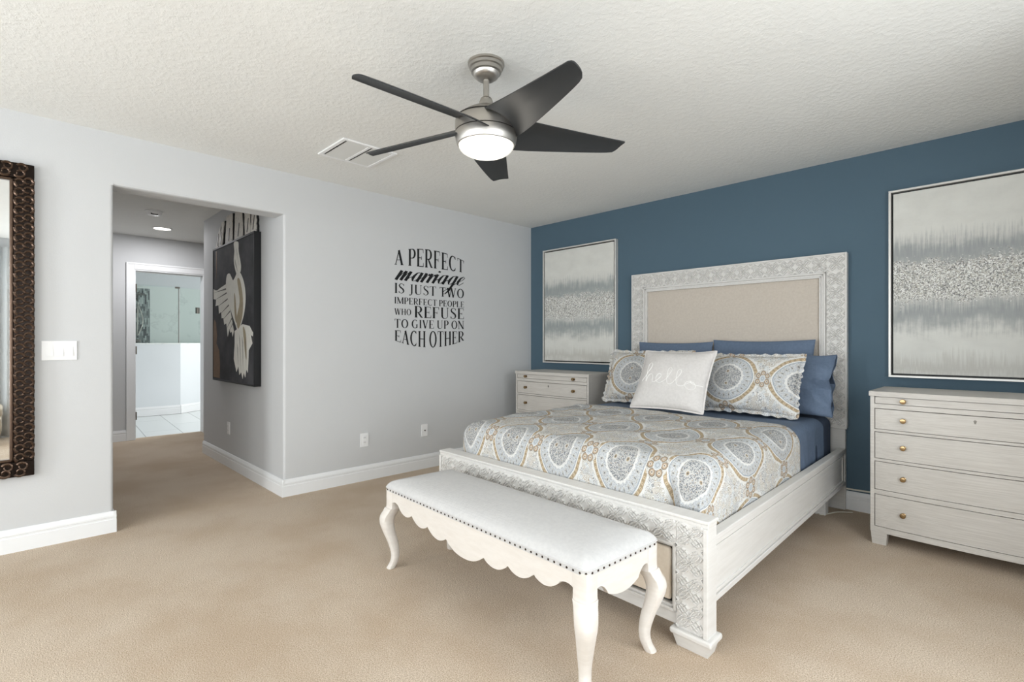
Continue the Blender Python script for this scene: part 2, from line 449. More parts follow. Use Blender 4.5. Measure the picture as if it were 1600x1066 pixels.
# ------------------------------------------------------------------ the room
XR, YF = 5.2, -7.0                    # right wall, front wall
HY, OY = -2.853, -3.928               # jambs of the opening
OZ, TH = 2.243, 0.175
def plan(bm, poly, z0, z1): prism(bm, poly, z0, z1, lambda p, q, d: Vector((p, q, d)))
def rnd(cx, cy, r, a0, a1, n=5):
    return [(cx + r * math.cos(math.radians(a0 + (a1 - a0) * i / n)), cy + r * math.sin(math.radians(a0 + (a1 - a0) * i / n))) for i in range(n + 1)]
R0 = 0.018
bm = new()
plan(bm, [(0, 0.15), (-0.15, 0.15), (-0.15, -2.70), (-2.32, -2.70)] + [(-2.32, HY)] + rnd(-R0, HY + R0, R0, -90, 0), 0, OZ)
plan(bm, rnd(-R0, OY - R0, R0, 0, 90) + [(-0.16, OY), (-TH, OY - 0.015), (-TH, -4.0), (-3.78, -4.0), (-3.78, -4.12), (-0.15, -4.12), (-0.15, YF), (0, YF)], 0, OZ)
plan(bm, [(-0.15, -2.70), (-2.32, -2.70), (-2.32, HY), (-TH, HY), (-TH, -2.70)], OZ, CEIL)
plan(bm, [(-TH, -4.0), (-3.78, -4.0), (-3.78, -4.12), (-TH, -4.12)], OZ, CEIL)
# the wall above the opening, its lower front edge eased
prism(bm, [(0, CEIL), (0, OZ + R0), (-0.005, OZ + 0.006), (-R0, OZ), (-TH, OZ), (-TH, CEIL)], OY, HY, lambda p, q, d: Vector((p, d, q)))
prism(bm, [(0, CEIL), (0, OZ), (-TH, OZ), (-TH, CEIL)], YF, OY, lambda p, q, d: Vector((p, d, q)))
prism(bm, [(0, CEIL), (0, OZ), (-TH, OZ), (-TH, CEIL)], HY, 0.15, lambda p, q, d: Vector((p, d, q)))
struct('wall_left', bm, 'grey_paint')
bm = new(); box(bm, (0, 0, 0), (XR, 0.15, CEIL)); struct('wall_back', bm, 'blue_paint')
def wall_with_holes(name, axis, at, thick, a0, a1, holes):
    bm = new()
    def bx(s0, s1, z0, z1):
        if axis == 'y': box(bm, (s0, at - thick, z0), (s1, at, z1))
        else: box(bm, (at, s0, z0), (at + thick, s1, z1))
    cur = a0
    for h0, h1, z0, z1 in holes:
        bx(cur, h0, 0, CEIL); bx(h0, h1, 0, z0); bx(h0, h1, z1, CEIL); cur = h1
    bx(cur, a1, 0, CEIL)
    struct(name, bm, 'grey_paint')
WF = [(0.7, 1.4, 0.4, 2.3), (1.75, 4.65, 0.4, 2.3)]
wall_with_holes('wall_front', 'y', YF, 0.12, -0.15, XR + 0.15, WF)
wall_with_holes('wall_right', 'x', XR, 0.12, YF, 0.15, [(-4.75, -1.95, 0.4, 2.3)])
bm = new(); box(bm, (4.72, -1.75, 0), (XR, 0, CEIL)); struct('wall_right_added_shade', bm, 'grey_paint')  # unseen wall stub, added to shade the right-hand chest and ceiling corner
def window(name, axis, at, a0, a1, z0, z1, n):
    bm = new(); g = new()
    def bx(m, s0, s1, q0, q1, d0, d1):
        if axis == 'y': box(m, (s0, at - d1, q0), (s1, at - d0, q1))
        else: box(m, (at + d0, s0, q0), (at + d1, s1, q1))
    for s0, s1, q0, q1 in ((a0, a0 + 0.05, z0, z1), (a1 - 0.05, a1, z0, z1), (a0 + 0.05, a1 - 0.05, z0, z0 + 0.05), (a0 + 0.05, a1 - 0.05, z1 - 0.05, z1)):
        bx(bm, s0, s1, q0, q1, 0.03, 0.09)
    for i in range(1, n):
        s = a0 + (a1 - a0) * i / n; bx(bm, s - 0.025, s + 0.025, z0 + 0.05, z1 - 0.05, 0.035, 0.085)
    zm = (z0 + z1) / 2; bx(bm, a0 + 0.05, a1 - 0.05, zm - 0.02, zm + 0.02, 0.04, 0.08)
    o = struct(name, bm, 'white_trim')
    bx(g, a0 + 0.05, a1 - 0.05, z0 + 0.05, z1 - 0.05, 0.058, 0.062)
    obj('pane', g, 'window_glass', o)
window('window_1', 'y', YF, 0.7, 1.4, 0.4, 2.3, 1)
window('window_2', 'y', YF, 1.75, 4.65, 0.4, 2.3, 3)
window('window_3', 'x', XR, -4.75, -1.95, 0.4, 2.3, 3)

bm = new(); box(bm, (-3.92, YF - 0.12, -0.1), (XR + 0.12, 0.15, 0)); struct('floor', bm, 'carpet')
bm = new(); box(bm, (-3.93, YF - 0.12, CEIL), (XR + 0.12, 0.15, CEIL + 0.1)); struct('ceiling', bm, 'ceiling')
# hall end wall with the bathroom doorway
DX, D0, D1, DZ = -3.78, -3.285, -2.49, 2.16
bm = new()
box(bm, (DX - 0.14, -4.12, 0), (DX, D0, CEIL)); box(bm, (DX - 0.14, D0, DZ), (DX, D1, CEIL)); box(bm, (DX - 0.14, D1, 0), (DX, -0.9, CEIL))
struct('wall_hall', bm, 'grey_paint')
bm = new(); box(bm, (DX, -1.0, 0), (-0.15, -0.9, CEIL)); struct('wall_hall_side', bm, 'grey_paint')

# doorway trim: lining and casing, three hinges left on the jamb
door = tag(bpy.data.objects.new('door_1', None), kind='structure'); COL.objects.link(door); door.location = (DX, (D0 + D1) / 2, 0)
bm = new()
box(bm, (DX - 0.15, D0, 0), (DX + 0.01, D0 + 0.02, DZ - 0.02)); box(bm, (DX - 0.15, D1 - 0.02, 0), (DX + 0.01, D1, DZ - 0.02)); box(bm, (DX - 0.15, D0, DZ - 0.02), (DX + 0.01, D1, DZ))
box(bm, (DX - 0.10, D0 + 0.02, 0), (DX - 0.06, D0 + 0.032, DZ - 0.032)); box(bm, (DX - 0.10, D0 + 0.02, DZ - 0.032), (DX - 0.06, D1 - 0.02, DZ - 0.02))
wobj('lining', bm, 'white_trim', door)
bm = new()
for y0, y1, z0, z1 in ((D0 - 0.075, D0 + 0.008, 0, DZ + 0.075), (D1 - 0.008, D1 + 0.075, 0, DZ + 0.075), (D0 + 0.008, D1 - 0.008, DZ - 0.008, DZ + 0.075)):
    box(bm, (DX, y0, z0), (DX + 0.018, y1, z1), 0.004)
box(bm, (DX, D0 - 0.075, 0), (DX + 0.024, D0 - 0.055, DZ + 0.075), 0.003); box(bm, (DX, D0 - 0.055, DZ + 0.055), (DX + 0.024, D1 + 0.075, DZ + 0.075), 0.003)
wobj('casing', bm, 'white_trim', door)
for z in (0.30, 1.13, 1.92):
    bm = new(); box(bm, (DX - 0.05, D0 + 0.0205, z - 0.05), (DX - 0.012, D0 + 0.026, z + 0.05), 0.002)
    tube(bm, [(DX - 0.008, D0 + 0.030, z - 0.05), (DX - 0.008, D0 + 0.030, z + 0.05)], 0.007)
    wobj('hinge', bm, 'hinge_metal', door)

# baseboards
def base_profile(h=0.135, t=0.016):
    return [(0, 0), (t, 0), (t, h * 0.62), (t * 0.8, h * 0.64), (t * 0.8, h * 0.72), (t, h * 0.74), (t * 0.95, h * 0.82), (t * 0.55, h * 0.95), (t * 0.35, h), (0, h)]
def baseboard(name, runs, mat='white_trim', h=0.135, t=0.016):
    """runs: [(x0,y0,x1,y1)] the room lies to the left of the direction"""
    bm = new()
    for x0, y0, x1, y1 in runs:
        d = Vector((x1 - x0, y1 - y0, 0)); L = d.length; d.normalize(); n = Vector((-d.y, d.x, 0)); o = Vector((x0, y0, 0))
        prism(bm, base_profile(h, t), 0, L, lambda p, q, s, o=o, d=d, n=n: o + d * s + n * p + Vector((0, 0, q)))
    struct(name, bm, mat)
T = 0.016
baseboard('baseboard_left', [(0, 0, 0, HY - T + 0.0008)])
baseboard('baseboard_opening', [(T - 0.0008, HY, -2.32, HY)])
baseboard('baseboard_entry', [(0, OY + T - 0.0008, 0, YF), (-TH, OY, T - 0.0008, OY)])
baseboard('baseboard_back', [(4.72, 0, 0, 0)])
baseboard('baseboard_hall', [(DX, D0 - 0.075, DX, -4.0)])
baseboard('baseboard_right', [(XR, YF, XR, -1.75), (XR, -1.75, 4.72, -1.75), (4.72, -1.75, 4.72, 0)])

# ------------------------------------------------------------------ bathroom seen through the doorway
bm = new(); box(bm, (-8.6, -5.0, -0.1), (-3.92, 0.5, -0.004)); struct('floor_bathroom', bm, 'floor_tile')
bm = new(); box(bm, (-8.6, -5.0, 2.6), (-3.93, 0.5, 2.7)); struct('ceiling_bathroom', bm, 'bath_paint')
bm = new(); box(bm, (-8.6, -4.75, 0), (-3.92, -4.65, 2.6)); struct('wall_bathroom_left', bm, 'bath_paint')
bm = new(); box(bm, (-8.6, 0.0, 0), (-3.92, 0.1, 2.6)); struct('wall_bathroom_right', bm, 'bath_paint')
KX, KY = -6.24, -2.27
def kw(p, q, d): return Vector((p, q, d))
knee = [(KX, -4.65), (KX, KY), (KX - 1.0, KY + 1.35), (KX - 1.09, KY + 1.29), (KX - 0.1, KY - 0.03), (KX - 0.1, -4.65)]
bm = new(); prism(bm, knee, 0, 1.2, kw); struct('wall_shower_knee', bm, 'bath_paint')
bm = new(); prism(bm, [(KX + 0.012, -4.65), (KX + 0.012, KY - 0.005), (KX - 1.0, KY + 1.37), (KX - 1.1, KY + 1.29), (KX - 0.11, KY - 0.03), (KX - 0.11, -4.65)], 1.2, 1.222, kw); struct('trim_1', bm, 'marble_tile')
baseboard('baseboard_bathroom', [(KX, KY, KX, -4.65), (KX - 1.0, KY + 1.35, KX, KY)], 'white_trim', 0.15)
bm = new(); box(bm, (-7.7, -4.65, 0), (-7.6, 0, 2.3)); struct('wall_shower_tiled', bm, 'marble_tile')
bm = new(); box(bm, (-7.7, -4.65, 2.3), (-7.6, 0, 2.6)); struct('wall_shower_upper', bm, 'bath_paint')
t = thing('shower_screen', 'clear frameless glass shower screen standing on the pale knee wall', 'shower screen', (KX - 0.05, -3.0, 1.222))
bm = new(); box(bm, (KX - 0.055, -4.6, 1.222), (KX - 0.045, KY - 0.02, 2.2)); wobj('glass_panel', bm, 'shower_glass', t)
dv = Vector((-1.0, 1.35, 0)).normalized(); nv = Vector((dv.y, -dv.x, 0))
def gl(s, w2, z): 
    p = Vector((KX - 0.05, KY, 0)) + dv * s + nv * w2; return Vector((p.x, p.y, z))
for s0, s1 in ((0.012, 0.40), (0.415, 1.5)):
    bm = new(); box(bm, (s0, -0.005, 1.222), (s1, 0.005, 2.2), f=gl); wobj('glass_panel', bm, 'shower_glass', t)
bm = new(); box(bm, (KX - 0.062, KY - 0.07, 2.17), (KX - 0.038, KY + 0.0, 2.2), 0.002); wobj('clip', bm, 'nickel_dark', t)
bm = new(); box(bm, (0.375, -0.018, 1.76), (0.44, 0.018, 1.87), 0.003, f=gl); wobj('hinge', bm, 'nickel_dark', t)
bm = new(); box(bm, (KX - 0.052, KY - 0.022, 1.222), (KX - 0.046, KY - 0.012, 2.2)); wobj('edge_seal', bm, 'nickel_dark', t)
bm = new(); box(bm, (-7.6, -2.86, 0.2), (-7.592, -2.49, 2.25)); struct('trim_2', bm, 'mosaic_tile')
t = thing('rain_shower', 'round grey rain shower head with hand shower on the mosaic strip', 'shower head', (-7.592, -2.70, 1.2))
bm = new(); tube(bm, [(-7.585, -2.69, 2.02), (-7.50, -2.69, 2.14), (-7.38, -2.69, 2.16)], 0.012); wobj('arm', bm, 'nickel_dark', t, True)
bm = new(); lathe(bm, [(0.0, 0.03), (0.03, 0.025), (0.11, 0.006), (0.115, 0.0), (0.0, -0.004)], 24, (-7.36, -2.69, 2.11)); wobj('rose', bm, 'nickel_dark', t, True)
bm = new(); tube(bm, [(-7.57, -2.69, 1.36), (-7.55, -2.69, 1.6), (-7.55, -2.68, 1.98)], 0.011); wobj('riser', bm, 'nickel', t, True)
bm = new(); tube(bm, [(-7.55, -2.68, 1.95)] + [(-7.53, -2.68 + 0.07 * math.sin(k / 10 * PI), 1.92 - 0.55 * k / 10) for k in range(11)], 0.008); wobj('hose', bm, 'nickel', t, True)
t = thing('shower_valve', 'dark round shower valve low on the mosaic strip', 'shower valve', (-7.592, -2.70, 1.26))
bm = new(); box(bm, (-7.592, -2.76, 1.235), (-7.56, -2.64, 1.29), 0.01); wobj('plate', bm, 'nickel_dark', t)
bm = new(); tube(bm, [(-7.56, -2.70, 1.262), (-7.51, -2.70, 1.262)], 0.02, 12); wobj('handle', bm, 'nickel_dark', t, True)

# ------------------------------------------------------------------ small things on walls and ceiling
t = thing('ceiling_vent', 'white square louvred air vent flush in the ceiling behind the fan', 'air vent', (0.79, -2.63, CEIL))
bm = new()
vx0, vx1, vy0, vy1 = 0.585, 0.985, -2.835, -2.425
fw = 0.028
for lo, hi in (((vx0, vy0), (vx1, vy0 + fw)), ((vx0, vy1 - fw), (vx1, vy1)), ((vx0, vy0 + fw), (vx0 + fw, vy1 - fw)), ((vx1 - fw, vy0 + fw), (vx1, vy1 - fw))):
    box(bm, (lo[0], lo[1], CEIL - 0.012), (hi[0], hi[1], CEIL), 0.004)
ym = (vy0 + vy1) / 2; box(bm, (vx0 + fw, ym - 0.012, CEIL - 0.011), (vx1 - fw, ym + 0.012, CEIL), 0.003)
wobj('frame', bm, 'white_plastic', t)
bm = new(); box(bm, (vx0 + fw, vy0 + fw, CEIL - 0.002), (vx1 - fw, vy1 - fw, CEIL - 0.0005)); wobj('duct_opening', bm, 'shadow_gap', t)
for y0, y1 in ((vy0 + fw + 0.016, ym - 0.012), (ym + 0.028, vy1 - fw)):
    bm = new(); n = 15
    for i in range(n):
        x = vx0 + fw + (vx1 - vx0 - 2 * fw) * (i + 0.5) / n
        prism(bm, [(x - 0.010, CEIL - 0.0115), (x + 0.006, CEIL - 0.003), (x + 0.004, CEIL - 0.002), (x - 0.011, CEIL - 0.010)], y0, y1, lambda p, q, d: Vector((p, d, q)))
    wobj('louvers', bm, 'louver_grey', t)

t = thing('smoke_detector', 'round white smoke detector on the hall ceiling', 'smoke detector', (-2.18, -3.34, CEIL))
bm = new(); lathe(bm, [(0.0, 0), (0.075, 0), (0.075, -0.012), (0.068, -0.016), (0.062, -0.034), (0.05, -0.042), (0.0, -0.043)], 32, (-2.18, -3.34, CEIL)); wobj('housing', bm, 'white_plastic', t, True)
bm = new(); box(bm, (-2.135, -3.375, CEIL - 0.0435), (-2.125, -3.315, CEIL - 0.030)); wobj('vent_slot', bm, 'shadow_gap', t)
t = thing('recessed_light', 'lit round downlight set in the hall ceiling', 'ceiling light', (-3.06, -3.11, CEIL))
bm = new(); lathe(bm, [(0.085, -0.002), (0.10, -0.001), (0.10, -0.008), (0.088, -0.010), (0.085, -0.002)], 32, (-3.06, -3.11, CEIL), cap=False); wobj('trim_ring', bm, 'white_plastic', t, True)
bm = new(); lathe(bm, [(0.0, -0.004), (0.086, -0.004), (0.086, -0.0015), (0.0, -0.0015)], 32, (-3.06, -3.11, CEIL)); wobj('lens', bm, 'lit_downlight', t)
area('hall_downlight_glow', (-3.06, -3.11, CEIL - 0.012), (0, 0, -1), 0.15, 0.15, 20, (0.98, 0.98, 1.0))

def wall_plate(name, label, cat, axis, y, z, wd, ht, kind):
    """plate on the left wall (axis x) or on the hall wall (axis y)"""
    t = thing(name, label, cat, (0, y, z) if axis == 'x' else (y, HY, z))
    def to(a, h, d):
        return Vector((d, y + a, z + h)) if axis == 'x' else Vector((y + a, HY - d, z + h))
    bm = new(); box(bm, (-wd / 2, -ht / 2, 0.0), (wd / 2, ht / 2, 0.006), 0.002, 2, to); wobj('plate', bm, 'white_plastic', t)
    if kind == 'switch':
        for k in (-1, 0, 1):
            bm = new(); c = k * 0.046
            prism(bm, [(-0.033, 0.005), (-0.033, 0.012), (0.0, 0.0085), (0.033, 0.0065), (0.033, 0.005)], c - 0.0165, c + 0.0165, lambda p, q, d: to(d, p, q)); wobj('rocker', bm, 'white_plastic', t)
    elif kind == 'duplex':
        for k in (-1, 1):
            bm = new(); box(bm, (-0.016, k * 0.021 - 0.015, 0.005), (0.016, k * 0.021 + 0.015, 0.009), 0.003, 2, to); r = wobj('receptacle', bm, 'white_plastic', t)
            bm = new()
            for s in (-1, 1): box(bm, (s * 0.006 - 0.0012, k * 0.021 - 0.005, 0.0085), (s * 0.006 + 0.0012, k * 0.021 + 0.006, 0.0094), 0, 1, to)
            wobj('slots', bm, 'shadow_gap', r)
    else:
        bm = new(); tube(bm, [to(0, 0, 0.005), to(0, 0, 0.016)], 0.006, 10); wobj('jack', bm, 'nickel_dark', t, True)
    return t
wall_plate('light_switch', 'white triple rocker light switch plate beside the ornate mirror', 'light switch', 'x', -4.19, 1.175, 0.165, 0.118, 'switch')
wall_plate('power_outlet', 'white double power outlet low on the grey wall beneath the lettering', 'outlet', 'x', -2.154, 0.36, 0.078, 0.12, 'duplex')
wall_plate('cable_outlet', 'narrow white cable jack plate low on the grey wall near the bed', 'outlet', 'x', -1.513, 0.37, 0.072, 0.118, 'coax')
wall_plate('power_outlet', 'white power outlet on the hall wall below the dove canvas', 'outlet', 'y', -1.41, 0.38, 0.075, 0.12, 'duplex')

# ------------------------------------------------------------------ wall lettering
def stroke(pts, ws):
    """quads of varying width along a 2d line"""
    out = []; n = len(pts); L = []
    for i in range(n):
        a = Vector(pts[max(i - 1, 0)]); c = Vector(pts[min(i + 1, n - 1)]); d = (c - a).normalized(); q = Vector((-d.y, d.x)); p = Vector(pts[i]); h = ws[i] / 2
        L.append((p + q * h, p - q * h))
    for (a, b1), (c, d) in zip(L, L[1:]): out.append([tuple(a), tuple(b1), tuple(d), tuple(c)])
    return out
def rect(x0, y0, x1, y1):
    n = max(1, int((x1 - x0) / 0.2)); return [[(x0 + (x1 - x0) * i / n, y0), (x0 + (x1 - x0) * (i + 1) / n, y0), (x0 + (x1 - x0) * (i + 1) / n, y1), (x0 + (x1 - x0) * i / n, y1)] for i in range(n)]
TK, TN, SF = 0.155, 0.058, 0.042
def serif(x, y, hw=0.11): return rect(x - hw, y, x + hw, y + SF)
def stem(x, w=TK): return rect(x - w / 2, 0, x + w / 2, 1) + serif(x, 0) + serif(x, 1 - SF)
def arc(cx, cy, rx, ry, a0, a1, n=18, tk=TK, tn=TN):
    pts = []; ws = []
    for i in range(n + 1):
        a = math.radians(a0 + (a1 - a0) * i / n); pts.append((cx + rx * math.cos(a), cy + ry * math.sin(a))); ws.append(tn + (tk - tn) * abs(math.cos(a)) ** 1.5)
    return stroke(pts, ws)
def tick(x, y, dy): return [[(x - 0.02, y), (x + 0.025, y), (x + 0.025, y + dy), (x + 0.005, y + dy)]]
def glyph(ch):
    if ch == 'I': return 0.30, stem(0.15)
    if ch == 'H': return 0.80, stem(0.16) + stem(0.64) + rect(0.16, 0.48, 0.64, 0.53)
    if ch == 'T': return 0.68, rect(0.27, 0, 0.41, 1) + serif(0.34, 0) + rect(0.03, 0.955, 0.65, 1) + tick(0.04, 0.96, -0.18) + tick(0.62, 0.96, -0.18)
    if ch in 'EFL':
        g = stem(0.16)
        if ch != 'L': g += rect(0.16, 0.955, 0.58, 1) + tick(0.56, 0.96, -0.2) + rect(0.16, 0.48, 0.44, 0.525) + tick(0.42, 0.40, 0.2)
        if ch != 'F': g += rect(0.16, 0, 0.60, 0.045) + tick(0.58, 0.04, 0.2)
        return 0.64, g
    if ch in 'PR':
        g = stem(0.16) + rect(0.16, 0.955, 0.36, 1) + rect(0.16, 0.44, 0.36, 0.485) + arc(0.36, 0.72, 0.20, 0.257, 90, -90, 14)
        if ch == 'R': g += stroke([(0.32, 0.46), (0.46, 0.25), (0.58, 0.05), (0.70, 0.02)], [0.08, 0.13, 0.12, 0.03]); return 0.72, g
        return 0.64, g
    if ch == 'A': return 0.74, stroke([(0.10, 0), (0.36, 1)], [TN, TN]) + stroke([(0.60, 0), (0.35, 1)], [TK, TK]) + rect(0.20, 0.32, 0.52, 0.36) + serif(0.10, 0, 0.09) + serif(0.60, 0)
    if ch == 'V': return 0.74, stroke([(0.14, 1), (0.38, 0)], [TK, TK]) + stroke([(0.64, 1), (0.39, 0)], [TN, TN]) + serif(0.14, 1 - SF) + serif(0.64, 1 - SF, 0.09)
    if ch == 'W': return 1.06, stroke([(0.13, 1), (0.33, 0)], [TK, TK]) + stroke([(0.53, 1), (0.34, 0)], [TN, TN]) + stroke([(0.53, 1), (0.73, 0)], [TK, TK]) + stroke([(0.95, 1), (0.74, 0)], [TN, TN]) + serif(0.13, 1 - SF) + serif(0.95, 1 - SF, 0.09) + serif(0.53, 1 - SF, 0.08)
    if ch == 'N': return 0.84, stem(0.13, TN) + stem(0.70, TN) + stroke([(0.10, 1), (0.70, 0)], [TK, TK])
    if ch == 'M': return 0.98, stem(0.13, TN) + stem(0.84) + stroke([(0.13, 1), (0.48, 0.05)], [TK, TK]) + stroke([(0.82, 1), (0.48, 0.05)], [TN, TN])
    if ch == 'U': return 0.80, rect(0.10, 0.3, 0.235, 1) + serif(0.17, 1 - SF) + rect(0.62, 0.3, 0.665, 1) + serif(0.64, 1 - SF, 0.09) + stroke([(0.168, 0.3), (0.19, 0.14), (0.27, 0.04), (0.40, 0.015), (0.53, 0.05), (0.62, 0.15), (0.643, 0.3)], [TK, 0.13, 0.09, 0.05, 0.045, 0.045, 0.045])
    if ch == 'O': return 0.82, arc(0.41, 0.5, 0.30, 0.485, 0, 360, 32)
    if ch in 'CG':
        g = arc(0.41, 0.5, 0.30, 0.485, 52, 308, 26)
        g += tick(0.60, 0.80, 0.17)
        if ch == 'G': return 0.84, g + rect(0.56, 0.06, 0.68, 0.42) + serif(0.62, 0.40)
        return 0.74, g + tick(0.60, 0.22, -0.14)
    if ch == 'S':
        return 0.60, stroke([(0.50, 0.80), (0.44, 0.93), (0.31, 0.985), (0.17, 0.93), (0.11, 0.79), (0.16, 0.65), (0.30, 0.54), (0.44, 0.42), (0.50, 0.26), (0.44, 0.09), (0.29, 0.015), (0.15, 0.06), (0.08, 0.20)], [0.04, 0.05, 0.045, 0.07, 0.11, 0.13, 0.14, 0.14, 0.13, 0.08, 0.045, 0.05, 0.04]) + tick(0.50, 0.78, 0.2) + tick(0.07, 0.22, -0.2)
    if ch == 'J':
        return 0.50, rect(0.26, 0.15, 0.39, 1) + serif(0.32, 1 - SF) + stroke([(0.325, 0.16), (0.30, 0.0), (0.20, -0.10), (0.08, -0.08)], [0.13, 0.10, 0.06, 0.11])
    return 0.28, []
def set_line(text, space=0.04):
    x = 0; out = []; wn = 0
    for ch in text:
        wd, g = glyph(ch); wn += ch == ' '
        out += [(wn, [(px + x, py) for px, py in q]) for q in g]; x += wd + (space if ch != ' ' else 0)
    return out, x - space
decal = thing('wall_lettering', 'black vinyl words about a perfect marriage on the grey wall', 'wall decal', (0, -1.43, 1.64))
def put_line(name, quads, width, y0, y1, bot, top):
    if quads and isinstance(quads[0], tuple):          # (word, quad): every word a mesh of its own
        for k in sorted(set(q[0] for q in quads)): put_line(name, [q[1] for q in quads if q[0] == k], width, y0, y1, bot, top)
        return
    bm = new()
    for q in quads:
        P = []
        for px, py in q:
            a = px / width; bz, tz = bot(a), top(a); P.append((y0 + (y1 - y0) * a, bz + (tz - bz) * py))
        prism(bm, P, 0.0003, 0.0012, lambda p, z, d: Vector((d, p, z)))
    wobj(name, bm, 'vinyl_black', decal)
def quad(a, m, c): return lambda t: a * (1 - t) * (1 - 2 * t) + 4 * m * t * (1 - t) + c * t * (2 * t - 1)
YL, YR = -1.848, -1.014
for txt, bot, top in (
        ('A PERFECT', quad(1.952, 1.962, 1.955), quad(2.078, 2.140, 2.076)),
        ('IS JUST TWO', quad(1.688, 1.688, 1.688), quad(1.782, 1.782, 1.782)),
        ('IMPERFECT PEOPLE', quad(1.590, 1.590, 1.592), quad(1.652, 1.652, 1.653)),
        ('TO GIVE UP ON', quad(1.364, 1.364, 1.368), quad(1.446, 1.446, 1.452)),
        ('EACH OTHER', quad(1.247, 1.178, 1.250), quad(1.340, 1.338, 1.343))):
    q, wd = set_line(txt); put_line('lettering', q, wd, YL, YR, bot, top)
q, wd = set_line('WHO'); put_line('lettering', q, wd, YL, -1.662, quad(1.486, 1.486, 1.486), quad(1.545, 1.545, 1.545))
q, wd = set_line('REFUSE'); put_line('lettering', q, wd, -1.632, YR, quad(1.467, 1.467, 1.470), quad(1.578, 1.578, 1.582))
# the slanted script word
def script():
    K, H = 0.20, 0.05
    def sl(pts, ws): return stroke([(x + 0.42 * y, y) for x, y in pts], ws)
    def down(x, y0=1.0, y1=0.0): return sl([(x, y0), (x, (y0 + y1) / 2), (x, y1)], [K, K, K])
    def up(x0, x1, y0=0.05, y1=0.95): return sl([(x0, y0), (x0 + (x1 - x0) * 0.4, y0 + (y1 - y0) * 0.75), (x1, y1)], [H, H, 0.09])
    def bowl(x): return sl([(x + 0.42, 0.85), (x + 0.30, 0.98), (x + 0.14, 0.92), (x + 0.05, 0.6), (x + 0.05, 0.3), (x + 0.14, 0.05), (x + 0.26, 0.06), (x + 0.42, 0.35)], [0.05, 0.06, 0.10, 0.18, 0.18, 0.10, 0.05, 0.05])
    g = []; x = 0.1
    for k in range(3):
        g += down(x); g += (up(x + 0.05, x + 0.30) if k < 2 else []); x += 0.32
    g += up(x - 0.30, x + 0.02, 0.0, 0.5); x += 0.02
    g += bowl(x) + down(x + 0.46) + up(x + 0.46, x + 0.72, 0.0, 0.5); x += 0.78
    for k in range(2):
        g += down(x) + up(x + 0.05, x + 0.26) + sl([(x + 0.22, 0.95), (x + 0.30, 0.86), (x + 0.28, 0.74)], [0.08, 0.14, 0.08]); x += 0.42
    g += down(x) + up(x, x + 0.25, 0.0, 0.5) + sl([(x, 1.22), (x, 1.38)], [0.17, 0.17]); x += 0.30
    g += bowl(x) + down(x + 0.46) + up(x + 0.46, x + 0.72, 0.0, 0.5); x += 0.78
    g += bowl(x) + sl([(x + 0.46, 1.0), (x + 0.46, 0.2), (x + 0.44, -0.6), (x + 0.30, -1.02), (x + 0.10, -1.0), (x + 0.08, -0.75), (x + 0.40, -0.25), (x + 0.74, 0.3)], [K, K, 0.15, 0.08, 0.05, 0.05, 0.05, 0.05]); x += 0.76
    g += sl([(x, 0.35), (x + 0.28, 0.6), (x + 0.36, 0.86), (x + 0.22, 0.99), (x + 0.06, 0.8), (x, 0.4), (x + 0.08, 0.07), (x + 0.24, 0.02), (x + 0.48, 0.35)], [0.05, 0.05, 0.06, 0.06, 0.14, 0.2, 0.12, 0.06, 0.05]); x += 0.5
    return g, x + 0.3
q, wd = script(); put_line('lettering', q, wd, YL, YR + 0.02, quad(1.812, 1.812, 1.816), quad(1.905, 1.905, 1.912))

# ------------------------------------------------------------------ framed paintings on the blue wall
def painting(x0, x1, z0, z1, mat, label):
    t = thing('abstract_painting', label, 'painting', ((x0 + x1) / 2, 0, z0), 0, None)
    bm = new(); fw, d = 0.014, 0.045
    for a, c in (((x0, z0), (x1, z0 + fw)), ((x0, z1 - fw), (x1, z1)), ((x0, z0 + fw), (x0 + fw, z1 - fw)), ((x1 - fw, z0 + fw), (x1, z1 - fw))):
        box(bm, (a[0], -d, a[1]), (c[0], -0.001, c[1]), 0.0015, 1)
    wobj('frame', bm, 'silver_frame', t)
    bm = new(); box(bm, (x0 + fw, -0.012, z0 + fw), (x1 - fw, -0.002, z1 - fw)); wobj('backing', bm, 'black_paint', t)
    bm = new(); g = 0.012; box(bm, (x0 + fw + g, -0.038, z0 + fw + g), (x1 - fw - g, -0.012, z1 - fw - g), 0.002)
    wobj('canvas', bm, mat, t)
painting(0.225, 1.215, 1.000, 2.275, 'abstract_left', 'silver-grey abstract painting in thin frame above the chest in the room corner')
painting(3.462, 4.452, 0.985, 2.275, 'abstract_right', 'silver-grey abstract painting in thin frame above the chest beyond the bed')

# ------------------------------------------------------------------ dove canvas and birch relief on the hall wall
t = thing('dove_painting', 'deep black edged canvas of a white dove on the hall wall', 'painting', (-1.12, HY, 0.85))
CY = -2.912
bm = new(); 
for a, c in (((-1.742, 0.845), (-0.502, 0.862)), ((-1.742, 2.165), (-0.502, 2.182)), ((-1.742, 0.862), (-1.727, 2.165)), ((-0.517, 0.862), (-0.502, 2.165))):
    box(bm, (a[0], CY, a[1]), (c[0], HY - 0.001, c[1]), 0.001, 1)
wobj('frame', bm, 'black_paint', t)
bm = new(); box(bm, (-1.727, CY + 0.004, 0.862), (-0.517, HY - 0.002, 2.165)); cv = wobj('canvas', bm, 'charcoal_canvas', t)
def paint(name, polys, mat, lift):
    bm = new()
    for i, p in enumerate(polys): prism(bm, p, CY + 0.0045, CY + 0.004 - lift - 0.0002 * i, lambda x, z, d: Vector((x, d, z)))
    wobj(name, bm, mat, cv)
rope = [(-1.062, 2.16), (-0.935, 2.146), (-0.925, 2.062), (-0.861, 1.928), (-0.885, 1.86), (-0.985, 1.86), (-1.062, 1.982), (-1.046, 2.077)]
